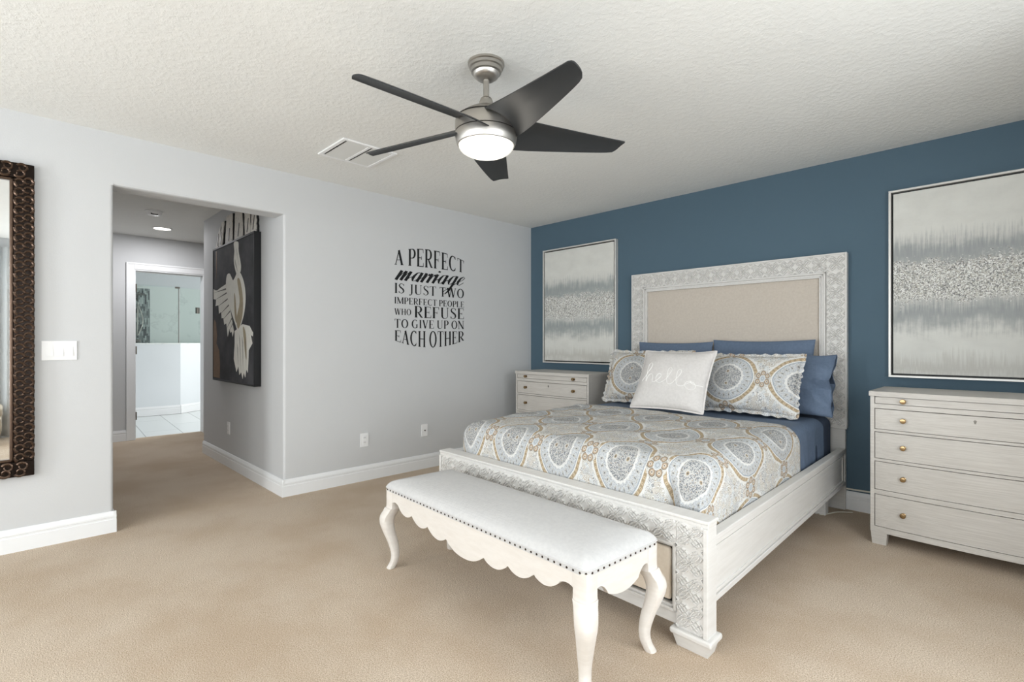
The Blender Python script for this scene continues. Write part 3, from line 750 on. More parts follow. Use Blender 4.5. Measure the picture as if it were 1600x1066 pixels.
bodyp = [(-1.275, 1.872), (-1.194, 1.884), (-1.13, 1.84), (-1.088, 1.81), (-1.03, 1.83), (-0.96, 1.874), (-0.861, 1.849), (-0.765, 1.747), (-0.732, 1.62), (-0.765, 1.498), (-0.837, 1.407), (-0.935, 1.331), (-1.036, 1.413), (-1.167, 1.549), (-1.248, 1.703), (-1.303, 1.791)]
wing = [(-1.722, 1.773), (-1.66, 1.758), (-1.592, 1.752), (-1.474, 1.77), (-1.303, 1.791), (-1.248, 1.703), (-1.14, 1.482), (-1.062, 1.333), (-1.098, 1.281), (-1.13, 1.33), (-1.167, 1.318), (-1.19, 1.36), (-1.248, 1.283), (-1.292, 1.412), (-1.36, 1.40), (-1.387, 1.47), (-1.445, 1.464), (-1.46, 1.53), (-1.532, 1.514), (-1.55, 1.60), (-1.653, 1.596), (-1.63, 1.66), (-1.722, 1.671)]
tailp = [(-1.036, 1.332), (-0.813, 1.391), (-0.626, 1.371), (-0.535, 1.309), (-0.541, 1.279), (-0.595, 1.292), (-0.55, 1.219), (-0.649, 1.158), (-0.66, 1.04), (-0.672, 0.96), (-0.71, 0.99), (-0.74, 0.915), (-0.78, 0.96), (-0.813, 0.899), (-0.85, 0.96), (-0.90, 0.93), (-0.93, 1.01), (-0.985, 0.955), (-1.062, 1.073), (-1.036, 1.219)]
def smooth_ring(P, n=4):
    Q = []; N = len(P)
    for i in range(N):
        p0, p1, p2, p3 = (Vector(P[(i + k) % N]) for k in (-1, 0, 1, 2))
        for k in range(n):
            q = k / n
            Q.append(tuple(0.5 * ((2 * p1) + (p2 - p0) * q + (2 * p0 - 5 * p1 + 4 * p2 - p3) * q * q + (3 * p1 - p0 - 3 * p2 + p3) * q ** 3)))
    return Q
paint('dove', [smooth_ring(rope), smooth_ring(bodyp), wing, tailp], 'dove_white', 0.0012)
shades = []
for (a, c, wd) in (((-1.70, 1.735), (-1.30, 1.74), 0.012), ((-1.66, 1.66), (-1.28, 1.70), 0.012), ((-1.58, 1.585), (-1.25, 1.64), 0.012), ((-1.48, 1.51), (-1.21, 1.58), 0.012), ((-1.40, 1.45), (-1.17, 1.52), 0.012), ((-1.28, 1.36), (-1.12, 1.45), 0.012), ((-1.19, 1.34), (-1.09, 1.40), 0.01)):
    dx, dz = c[0] - a[0], c[1] - a[1]; L = math.hypot(dx, dz); nx, nzz = -dz / L * wd, dx / L * wd
    shades.append([a, (c[0] - nx * 0.3, c[1] - nzz * 0.3), (c[0] + nx, c[1] + nzz)])
for (x0, z0, x1, z1) in ((-0.96, 1.22, -0.93, 1.02), (-0.90, 1.30, -0.86, 0.98), (-0.82, 1.28, -0.79, 0.98), (-0.74, 1.28, -0.71, 1.0), (-0.64, 1.30, -0.60, 1.2), (-0.99, 2.10, -0.91, 1.93), (-1.03, 2.0, -0.95, 1.88)):
    shades.append([(x0, z0), (x1, z1), (x0 + 0.02, z0 - 0.05)])
for sh in shades: paint('feather_line', [sh], 'dove_grey', 0.0022)
BS = [[(-0.96, 1.80), (-0.88, 1.79), (-0.80, 1.62), (-0.82, 1.46), (-0.93, 1.35), (-0.98, 1.45), (-0.89, 1.60)], [(-1.05, 1.66), (-1.02, 1.66), (-0.97, 1.42), (-1.03, 1.46)], [(-0.80, 1.36), (-0.72, 1.30), (-0.70, 1.10), (-0.73, 1.10)]]
for sh in BS: paint('body_shade', [smooth_ring(sh)], 'dove_shade', 0.002)
paint('copper_streak', [[(-1.727, 1.40), (-1.70, 1.466), (-1.64, 1.43), (-1.60, 1.30), (-1.62, 1.219), (-1.53, 1.15), (-1.50, 1.0), (-1.51, 0.873), (-1.727, 0.873)]], 'copper_streak', 0.0010)
paint('copper_streak', [[(-1.65, 2.15), (-1.60, 2.15), (-1.61, 1.95), (-1.63, 1.86)]], 'copper_streak', 0.0010)

t = thing('birch_wall_art', 'black and white birch trunk wall relief above the dove canvas', 'wall art', (-1.15, HY, 2.19))
for x0, x1, tilt, top in ((-1.80, -1.70, 0.16, 2.40), (-1.68, -1.57, 0.10, 2.44), (-1.46, -1.24, 0.05, 2.47), (-1.17, -0.93, 0.03, 2.47), (-0.86, -0.70, -0.02, 2.42), (-0.70, -0.57, 0.02, 2.40)):
    bm = new(); wd = x1 - x0; n = 8
    L = [(x0 + tilt * k / n + 0.012 * nz(x0 * 9, k * 0.9), 2.185 + (top - 2.185) * k / n) for k in range(n + 1)]
    Rr = [(x + wd * (1 - 0.25 * k / n) + 0.012 * nz(x1 * 7, k * 0.8, 3), z) for k, (x, z) in enumerate(L)]
    prism(bm, L + Rr[::-1], HY - 0.002, HY - 0.022, lambda p, q, d: Vector((p, d, q)))
    tr = wobj('trunk', bm, 'birch_bark', t)
    bm = new()
    E1 = [(x + 0.001, z) for x, z in Rr] + [(x + 0.022 + 0.02 * abs(nz(z * 9, x)), z) for x, z in Rr[::-1]]
    prism(bm, E1, HY - 0.002, HY - 0.014, lambda p, q, d: Vector((p, d, q)))
    xm = (x0 + x1) / 2 + tilt * 0.3
    prism(bm, [(xm - 0.02, 2.22), (xm - 0.006, 2.22), (xm + 0.03, 2.34), (xm + 0.02, 2.34)], HY - 0.0215, HY - 0.025, lambda p, q, d: Vector((p, d, q)))
    wobj('bark_edge', bm, 'black_paint', tr)

# ------------------------------------------------------------------ ornate mirror
MY0, MY1, MZ0, MZ1 = -5.30, -4.303, 0.441, 2.27
t = thing('wall_mirror', 'tall mirror in a dark bronze scrollwork frame on the grey wall', 'mirror', (0, (MY0 + MY1) / 2, MZ0))
FW = 0.088
bm = new()
for a, c in (((MY0, MZ0), (MY1, MZ0 + FW)), ((MY0, MZ1 - FW), (MY1, MZ1)), ((MY0, MZ0 + FW), (MY0 + FW, MZ1 - FW)), ((MY1 - FW, MZ0 + FW), (MY1, MZ1 - FW))):
    box(bm, (0.001, a[0], a[1]), (0.034, c[0], c[1]), 0.004)
fr = wobj('frame', bm, 'bronze', t)
bm = new(); e = FW
for a, c in (((MY0 + e, MZ0 + e), (MY1 - e, MZ0 + e + 0.018)), ((MY0 + e, MZ1 - e - 0.018), (MY1 - e, MZ1 - e)), ((MY0 + e, MZ0 + e), (MY0 + e + 0.018, MZ1 - e)), ((MY1 - e - 0.018, MZ0 + e), (MY1 - e, MZ1 - e))):
    box(bm, (0.004, a[0], a[1]), (0.032, c[0], c[1]), 0.006)
wobj('inner_lip', bm, 'bronze_light', t)
bm = new(); e = FW + 0.016; box(bm, (0.004, MY0 + e, MZ0 + e), (0.016, MY1 - e, MZ1 - e)); wobj('glass', bm, 'mirror_glass', t)
bm = new()   # interlaced scroll moulding
def scroll(cy, cz, flip, vert=True):
    n = 16; pts = []
    for k in range(n + 1):
        a = -0.35 * PI + 1.95 * PI * k / n; r = 0.025 * (1 - 0.5 * k / n)
        p, q = r * math.cos(a) * flip, r * math.sin(a)
        pts.append((0.036 + 0.004 * math.sin(k / n * PI), cy + (p if vert else q), cz + (q if vert else p)))
    tube(bm, pts, [0.0085 - 0.004 * k / n for k in range(n + 1)], 6)
nvv = 31
for side in (MY0 + FW / 2, MY1 - FW / 2):
    for k in range(nvv):
        z = MZ0 + FW + (MZ1 - MZ0 - 2 * FW) * (k + 0.5) / nvv
        scroll(side - 0.017, z, -1); scroll(side + 0.017, z + 0.012, 1)
for zz in (MZ0 + FW / 2, MZ1 - FW / 2):
    for k in range(15):
        y = MY0 + 0.03 + (MY1 - MY0 - 0.06) * (k + 0.5) / 15
        scroll(y, zz - 0.016, -1, False); scroll(y + 0.01, zz + 0.016, 1, False)
wobj('scrollwork', bm, 'bronze_light', fr, True)

# ------------------------------------------------------------------ ceiling fan
FX, FY = 2.31, -2.755
fan = thing('ceiling_fan', 'brushed nickel ceiling fan with five dark blades and a lit bowl', 'ceiling fan', (FX, FY, CEIL))
c0 = (0, 0, -CEIL)
def fl(name, prof, mat, parent=None, seg=48):
    bm = new(); lathe(bm, prof, seg, c0); return obj(name, bm, mat, parent or fan, True)
fl('canopy', [(0.0, CEIL), (0.089, CEIL), (0.089, CEIL - 0.010), (0.084, CEIL - 0.014), (0.082, CEIL - 0.026), (0.075, CEIL - 0.030), (0.073, CEIL - 0.046), (0.064, CEIL - 0.050), (0.058, CEIL - 0.066), (0.040, CEIL - 0.080), (0.020, CEIL - 0.084), (0, CEIL - 0.084)], 'nickel')
fl('downrod', [(0, CEIL - 0.08), (0.0145, CEIL - 0.08), (0.0145, 2.38), (0, 2.38)], 'nickel')
fl('coupling', [(0, 2.415), (0.018, 2.415), (0.027, 2.408), (0.034, 2.390), (0.037, 2.358), (0, 2.358)], 'nickel')
fl('motor_housing', [(0, 2.364), (0.045, 2.364), (0.080, 2.352), (0.118, 2.330), (0.139, 2.312), (0.141, 2.3085), (0.1465, 2.302), (0.1500, 2.294), (0.1505, 2.265), (0.1500, 2.241), (0, 2.241)], 'nickel')
fl('upper_band', [(0.10, 2.3090), (0.1450, 2.3090), (0.1470, 2.3035), (0.10, 2.3035)], 'shadow_gap')
fl('lower_band', [(0.10, 2.242), (0.1485, 2.242), (0.1485, 2.2355), (0.10, 2.2355)], 'shadow_gap')
fl('light_housing', [(0, 2.236), (0.1500, 2.236), (0.1500, 2.228), (0.149, 2.212), (0.145, 2.193), (0.140, 2.181), (0.136, 2.179), (0.133, 2.183), (0, 2.183)], 'nickel')
fl('light_bowl', [(0, 2.19), (0.134, 2.19), (0.1345, 2.182)] + [(0.134 * math.cos(k / 10 * PI / 2), 2.180 - 0.056 * math.sin(k / 10 * PI / 2)) for k in range(11)], 'lit_opal_glass')
pl = bpy.data.lights.new('fan_bulb', 'POINT'); pl.energy = 3; pl.color = (1, 0.93, 0.82); pl.shadow_soft_size = 0.1
plo = bpy.data.objects.new('fan_bulb', pl); COL.objects.link(plo); plo.location = (FX, FY, 2.10)
def blade_bm():
    bm = new(); nr, nc = 24, 8; TT = 0.004; pitch = math.radians(17)
    def pt(i, j, side):
        s = i / nr; c = j / nc
        lead = -0.080 + 0.045 * s ** 0.8
        trail = 0.128 * (1 - s) ** 0.6 * 0.35 + 0.085 - 0.030 * s - 0.02 * (1 - s) ** 6
        r0 = 0.09 - 0.05 * c; r1 = 0.722 - 0.030 * c
        r1 -= 0.014 * abs(2 * c - 1) ** 5
        r = r0 + (r1 - r0) * s; n = lead + (trail - lead) * c
        tw = pitch * (1.15 - 0.35 * s)
        z = -math.tan(tw) * (n - 0.02) - 0.035 * (1 - s) * max(0, c - 0.5) - 0.033 * s + 0.010 * (4 * c * (1 - c))
        z += side * TT * (0.4 + 0.6 * math.sin(PI * min(max(c, 0.08), 0.92)))
        return (r, n, 2.266 - CEIL + z)
    A = [[bm.verts.new(pt(i, j, 1)) for j in range(nc + 1)] for i in range(nr + 1)]
    B = [[bm.verts.new(pt(i, j, -1)) for j in range(nc + 1)] for i in range(nr + 1)]
    for i in range(nr):
        for j in range(nc):
            bm.faces.new((A[i][j], A[i + 1][j], A[i + 1][j + 1], A[i][j + 1])); bm.faces.new((B[i][j], B[i][j + 1], B[i + 1][j + 1], B[i + 1][j]))
        bm.faces.new((A[i][0], B[i][0], B[i + 1][0], A[i + 1][0])); bm.faces.new((A[i][nc], A[i + 1][nc], B[i + 1][nc], B[i][nc]))
    for j in range(nc):
        bm.faces.new((A[0][j], A[0][j + 1], B[0][j + 1], B[0][j])); bm.faces.new((A[nr][j], B[nr][j], B[nr][j + 1], A[nr][j + 1]))
    return bm
bl = obj('blade', blade_bm(), 'blade_black', fan, True)
for k in range(5):
    o = bl if k == 0 else bl.copy()
    if k: COL.objects.link(o)
    o.rotation_euler = (0, 0, math.radians(-86 + 72 * k))

# ------------------------------------------------------------------ chests of drawers
DW, DD, DH, BOW = 0.96, 0.46, 0.928, 0.028
def make_chest(label):
    t = thing('bow_front_chest', label, 'chest of drawers', (0, 0, 0), 0, None)
    def fy(x, off=0.0): return -DD - off - BOW * (1 - ((x - DW / 2) / (DW / 2)) ** 2)
    def cbox(bm, x0, x1, z0, z1, off, back, n=14, bev=0.0):
        poly = [(x0 + (x1 - x0) * i / n, fy(x0 + (x1 - x0) * i / n, off)) for i in range(n + 1)] + [(x1, back), (x0, back)]
        tmp = new(); prism(tmp, poly, z0, z1, lambda p, q, d: Vector((p, q, d)))
        if bev:
            ed = [e for e in tmp.edges if abs(e.verts[0].co.z - e.verts[1].co.z) < 1e-6 and max(e.verts[0].co.y, e.verts[1].co.y) < back - 1e-4]
            bmesh.ops.bevel(tmp, geom=ed, offset=bev, segments=2, profile=0.5, affect='EDGES')
        merge(bm, tmp)
    bm = new()
    rows = [(0.853, 0.899), (0.699, 0.826), (0.522, 0.684), (0.333, 0.506), (0.109, 0.306)]
    s = 0.021
    box(bm, (0, -DD, 0.075), (s, 0, DH - 0.03), 0.001); box(bm, (DW - s, -DD, 0.075), (DW, 0, DH - 0.03), 0.001)
    box(bm, (s, -0.015, 0.075), (DW - s, -0.003, DH - 0.03))
    zs = [0.075] + [z for r in rows[::-1] for z in r] + [DH - 0.03]
    for k in range(0, len(zs), 2): cbox(bm, s, DW - s, zs[k], zs[k + 1], 0.0, -0.02)
    obj('carcass', bm, 'dresser_wood', t)
    bm = new(); cbox(bm, -0.006, DW + 0.006, DH - 0.03, DH, 0.008, 0.0, 16, 0.004); obj('top', bm, 'dresser_wood', t)
    bm = new()
    for z0, z1 in rows: cbox(bm, s, DW - s, z0, z1, -0.03, -0.05)
    obj('drawer_recess', bm, 'shadow_gap', t)
    for r, (z0, z1) in enumerate(rows):
        bm = new(); cbox(bm, s + 0.004, DW - s - 0.004, z0 + 0.0025, z1 - 0.004, -0.0035, -DD + 0.10, 14, 0.0015)
        d = obj('drawer', bm, 'dresser_wood', t)
        for x in (0.165, DW - 0.165):
            bm = new(); y = fy(x, -0.0035); z = (z0 + z1) / 2
            lathe(bm, [(0, 0), (0.013, 0), (0.013, 0.003), (0.006, 0.006), (0.0055, 0.012), (0.012, 0.017), (0.0155, 0.023), (0.013, 0.029), (0, 0.031)], 20, f=lambda a, b2, c, x=x, y=y, z=z: Vector((x + a, y - c, z + b2)))
            obj('knob', bm, 'brass', d, True)
        if r == 1:
            bm = new(); y = fy(DW / 2, -0.0035)
            lathe(bm, [(0, 0), (0.007, 0), (0.007, 0.0015), (0, 0.0015)], 14, f=lambda a, b2, c: Vector((DW / 2 + a, y - c, z1 - 0.032 + b2)))
            box(bm, (DW / 2 - 0.004, y - 0.0015, z1 - 0.046), (DW / 2 + 0.004, y, z1 - 0.032)); obj('keyhole', bm, 'nickel_dark', d)
    for x0, x1, y0, y1 in ((0.003, 0.085, -DD - 0.002, -DD + 0.07), (DW - 0.085, DW - 0.003, -DD - 0.002, -DD + 0.07), (0.003, 0.085, -0.075, -0.005), (DW - 0.085, DW - 0.003, -0.075, -0.005)):
        bm = new(); tmp = new(); bmesh.ops.create_cube(tmp, size=1)
        for v in tmp.verts:
            k = 0.006 if v.co.z < 0 else 0.0
            v.co = Vector((x0 + k + (v.co.x + 0.5) * (x1 - x0 - 2 * k), y0 + k + (v.co.y + 0.5) * (y1 - y0 - 2 * k), (v.co.z + 0.5) * 0.075))
        merge(bm, tmp); obj('foot', bm, 'dresser_wood', t)
    return t
ch = make_chest('pale whitewashed chest of drawers by the blue wall, next to the bed rail')
ch.location = (3.470, -0.185, 0)
c2 = copy_tree(ch); c2.location = (0.305, -0.095, 0)
c2['label'] = 'pale whitewashed chest of drawers in the room corner, half hidden behind the bed'

# ------------------------------------------------------------------ bed
BW, BL = 1.81, 2.45
def B(u, v, z):
    s = v / BL
    return Vector(((1.405 + u) * (1 - s) + (1.482 + u * 1.003) * s, -v * (2.417 + 0.07 * u / BW) / BL, z))
bed = thing('bed', 'white carved wooden bed with a tall linen headboard against the blue wall', 'bed', (2.35, -1.2, 0))
def bbox(bm, lo, hi, bev=0.0, seg=2): box(bm, lo, hi, bev, seg, B)
def bar(bm, p0, p1, w0, w1, h, to):
    a = Vector(p0); c = Vector(p1); d = (c - a).normalized(); q = Vector((-d.y, d.x))
    base = [a + q * w0 / 2, a - q * w0 / 2, c - q * w1 / 2, c + q * w1 / 2]
    tp = [a + q * w0 / 5 + d * 0.002, a - q * w0 / 5 + d * 0.002, c - q * w1 / 5 - d * 0.002, c + q * w1 / 5 - d * 0.002]
    V = [bm.verts.new(to(p.x, p.y, 0)) for p in base] + [bm.verts.new(to(p.x, p.y, h)) for p in tp]
    for i in range(4): bm.faces.new((V[i], V[(i + 1) % 4], V[4 + (i + 1) % 4], V[4 + i]))
    bm.faces.new(V[4:])
def carve(bm, cx, cz, sx, sz, h, to):
    """one carved tile: a star of leaves inside a diamond of double bars"""
    def b2(p0, p1, w0=0.0075, w1=0.0075): bar(bm, (cx + p0[0] * sx, cz + p0[1] * sz), (cx + p1[0] * sx, cz + p1[1] * sz), w0, w1, h, to)
    for ax, ay in ((1, 1), (-1, 1), (-1, -1), (1, -1)):
        for o in (1, -1):
            f = (lambda p: (p[0] * ax, p[1] * ay)) if o > 0 else (lambda p: (p[1] * ax, p[0] * ay))
            P = [(0.06, 0.03), (0.20, 0.10), (0.31, 0.21), (0.37, 0.34)]
            for a, c in zip(P, P[1:]): b2(f(a), f(c), 0.0085, 0.0085)
            P = [(0.27, 0.03), (0.39, 0.14), (0.46, 0.28)]
            for a, c in zip(P, P[1:]): b2(f(a), f(c), 0.0075, 0.0075)
        b2((0.40 * ax, 0.50 * ay), (0.50 * ax, 0.40 * ay), 0.008, 0.008)
    for ax, ay in ((1, 0), (-1, 0), (0, 1), (0, -1)):
        b2((0.02 * ax, 0.02 * ay), (0.17 * ax, 0.17 * ay), 0.007, 0.004)

# headboard
HV = 0.05; HZ = 1.885
bm = new()
bw = 0.135
bbox(bm, (0, 0.004, 0.60), (bw, HV, HZ), 0.004); bbox(bm, (BW - bw, 0.004, 0.60), (BW, HV, HZ), 0.004)
bbox(bm, (bw, 0.004, HZ - bw), (BW - bw, HV, HZ), 0.004)
bbox(bm, (bw, 0.004, 0.25), (BW - bw, 0.03, HZ - bw))
for u0 in (0.012, BW - bw - 0.0):
    bbox(bm, (u0, 0.006, 0), (u0 + bw - 0.012, HV - 0.004, 0.60), 0.003)
head = wobj('headboard', bm, 'white_wood', bed)
bm = new()   # raised rim around the carving
e = 0.012
for lo, hi in (((0, 0.60), (e, HZ)), ((BW - e, 0.60), (BW, HZ)), ((e, HZ - e), (BW - e, HZ)), ((0, 0.592), (bw, 0.606)), ((BW - bw, 0.592), (BW, 0.606))):
    bbox(bm, (lo[0], HV, lo[1]), (hi[0], HV + 0.008, hi[1]), 0.002)
wobj('rim', bm, 'white_wood', head)
bm = new()   # stepped moulding round the linen panel
for off, wd, d0, d1 in ((bw, 0.014, 0.0, 0.022), (bw + 0.014, 0.016, 0.0, 0.012), (bw + 0.030, 0.012, 0.0, 0.020)):
    bbox(bm, (off, HV - 0.02, 0.62), (off + wd, HV + d1, HZ - off), 0.003); bbox(bm, (BW - off - wd, HV - 0.02, 0.62), (BW - off, HV + d1, HZ - off), 0.003)
    bbox(bm, (off, HV - 0.02, HZ - off - wd), (BW - off, HV + d1, HZ - off), 0.003)
wobj('panel_moulding', bm, 'white_wood_long', head)
bm = new(); pin = bw + 0.042
grid(bm, 20, 14, lambda a, c: B(pin + (BW - 2 * pin) * a, HV - 0.005 + 0.022 * (1 - abs(2 * a - 1) ** 6) * (1 - max(0, 2 * c - 1) ** 6) ** 1, 0.5 + (HZ - pin - 0.5) * c))
wobj('upholstered_panel', bm, 'headboard_linen', head, True)
bm = new(); to_h = lambda p, q, d: B(p, HV + d, q)
ts = 0.111
nrow = 11; ht = (HZ - e - bw + 0.01 - 0.61) / nrow
for k in range(nrow):
    for u in (e + (bw - e) / 2, BW - e - (bw - e) / 2): carve(bm, u, 0.61 + ht * (k + 0.5), bw - e - 0.006, ht, 0.008, to_h)
ncol = 16; wt = (BW - 2 * e) / ncol
for k in range(ncol): carve(bm, e + wt * (k + 0.5), HZ - e - (bw - e) / 2, wt, bw - e - 0.006, 0.008, to_h)
wobj('carved_lattice', bm, 'white_wood', head)

# footboard
FV0, FV1, FZ = 2.372, 2.45, 0.53
PWD = 0.137
bm = new()
for u0 in (0.0, BW - PWD): bbox(bm, (u0, FV0, 0.07), (u0 + PWD, FV1, FZ - 0.028), 0.003)
bbox(bm, (PWD, FV0 + 0.01, 0.405), (BW - PWD, FV1, FZ - 0.028))
bbox(bm, (PWD, FV0 + 0.012, 0.078), (BW - PWD, FV1 - 0.006, 0.128), 0.004)
bbox(bm, (PWD, FV0 + 0.02, 0.12), (BW - PWD, FV1 - 0.035, 0.41))
foot = wobj('footboard', bm, 'white_wood', bed)
bm = new(); bbox(bm, (-0.004, FV0 - 0.008, FZ - 0.014), (BW + 0.004, FV1 + 0.006, FZ), 0.004); bbox(bm, (-0.001, FV0 - 0.003, FZ - 0.030), (BW + 0.001, FV1 + 0.002, FZ - 0.014), 0.003)
wobj('cap_rail', bm, 'white_wood_long', foot)
for u0, u1 in ((0.0, 0.018), (BW - 0.018, BW)):
    bm = new(); bbox(bm, (u0, FV1, 0.074), (u1, FV1 + 0.010, FZ - 0.03), 0.002); wobj('corner_bead', bm, 'white_wood', foot)
bm = new()
for off, wd, d in ((0.0, 0.012, 0.004), (0.012, 0.010, -0.008)):
    o0, o1, z0, z1 = PWD + off, BW - PWD - off, 0.128 + off, 0.408 - off
    for lo, hi in (((o0, z0), (o0 + wd, z1)), ((o1 - wd, z0), (o1, z1)), ((o0, z1 - wd), (o1, z1)), ((o0, z0), (o1, z0 + wd))):
        bbox(bm, (lo[0], FV1 - 0.034, lo[1]), (hi[0], FV1 + d, hi[1]), 0.002)
wobj('panel_moulding', bm, 'bronze_light' if False else 'white_wood_long', foot)
bm = new(); o0, o1, z0, z1 = PWD + 0.032, BW - PWD - 0.032, 0.159, 0.377
box(bm, (o0, FV1 - 0.036, z0), (o1, FV1 - 0.012, z1), 0.012, 3, B); wobj('inset_panel', bm, 'cream_panel', foot, True)
bm = new(); bbox(bm, (PWD + 0.02, FV1 - 0.0355, 0.146), (BW - PWD - 0.02, FV1 - 0.0345, 0.39)); wobj('panel_groove', bm, 'shadow_gap', foot)
bm = new(); to_f = lambda p, q, d: B(p, FV1 + d, q)
ncol = 15; cw = (BW - 0.036) / ncol
for k in range(ncol): carve(bm, 0.018 + cw * (k + 0.5), 0.454, cw, 0.094, 0.0085, to_f)
ph = (0.405 - 0.078) / 3
for u in (0.018 + (PWD - 0.018) / 2, BW - 0.018 - (PWD - 0.018) / 2):
    for k in range(3): carve(bm, u, 0.078 + ph * (k + 0.5), PWD - 0.02, ph, 0.0085, to_f)
wobj('carved_lattice', bm, 'white_wood', foot)
for u0 in (0.0, BW - PWD):
    bm = new(); bbox(bm, (u0 - 0.020, FV0 - 0.012, 0.050), (u0 + PWD + 0.020, FV1 + 0.022, 0.074), 0.008, 3)
    tmp = new(); bmesh.ops.create_cube(tmp, size=1)
    for v in tmp.verts:
        k = 0.014 if v.co.z < 0 else 0.0
        v.co = Vector((u0 - 0.010 + k + (v.co.x + 0.5) * (PWD + 0.02 - 2 * k), FV0 - 0.004 + k + (v.co.y + 0.5) * (FV1 - FV0 + 0.018 - 2 * k), (v.co.z + 0.5) * 0.054))
    merge(bm, tmp, B); wobj('foot', bm, 'white_wood', bed)
# side rails
for side in (0, 1):
    U = (lambda a: a) if side == 0 else (lambda a: BW - a)
    def rb(bm, a0, a1, v0, v1, z0, z1, bev=0.002):
        u0, u1 = sorted((U(a0), U(a1))); bbox(bm, (u0, v0, z0), (u1, v1, z1), bev)
    bm = new()
    rb(bm, 0.020, 0.045, 0.052, FV0 - 0.002, 0.19, 0.43, 0)
    rb(bm, 0.008, 0.055, 0.052, FV0 - 0.009, 0.43, 0.452, 0.004); rb(bm, 0.012, 0.03, 0.052, FV0 - 0.009, 0.408, 0.43, 0.003)
    rb(bm, 0.010, 0.045, 0.052, FV0 - 0.002, 0.183, 0.208, 0.003)
    rail = wobj('side_rail', bm, 'white_wood_long', bed)
    bm = new()
    rb(bm, 0.014, 0.03, 0.10, FV0 - 0.02, 0.388, 0.404); rb(bm, 0.014, 0.03, 0.10, FV0 - 0.02, 0.212, 0.226)
    rb(bm, 0.014, 0.03, 0.10, 0.116, 0.226, 0.388); rb(bm, 0.014, 0.03, FV0 - 0.036, FV0 - 0.02, 0.226, 0.388)
    wobj('panel_moulding', bm, 'white_wood_long', rail)
bm = new(); bbox(bm, (0.06, 0.06, 0.26), (BW - 0.06, FV0, 0.30)); wobj('slat_base', bm, 'white_wood_long', bed)
bm = new(); bbox(bm, (BW - 0.155, 0.20, 0.0), (BW - 0.085, 0.29, 0.26), 0.006); wobj('support_leg', bm, 'white_wood', bed)

# mattress in a fitted sheet
bm = new(); box(bm, (0.085, 0.075, 0.30), (BW - 0.088, 2.30, 0.688), 0.065, 5, B)
t = thing('mattress', 'thick mattress in a navy fitted sheet lying in the bed frame', 'mattress', (2.35, -1.2, 0.30))
wobj('fitted_sheet', bm, 'navy_cotton', t, True)

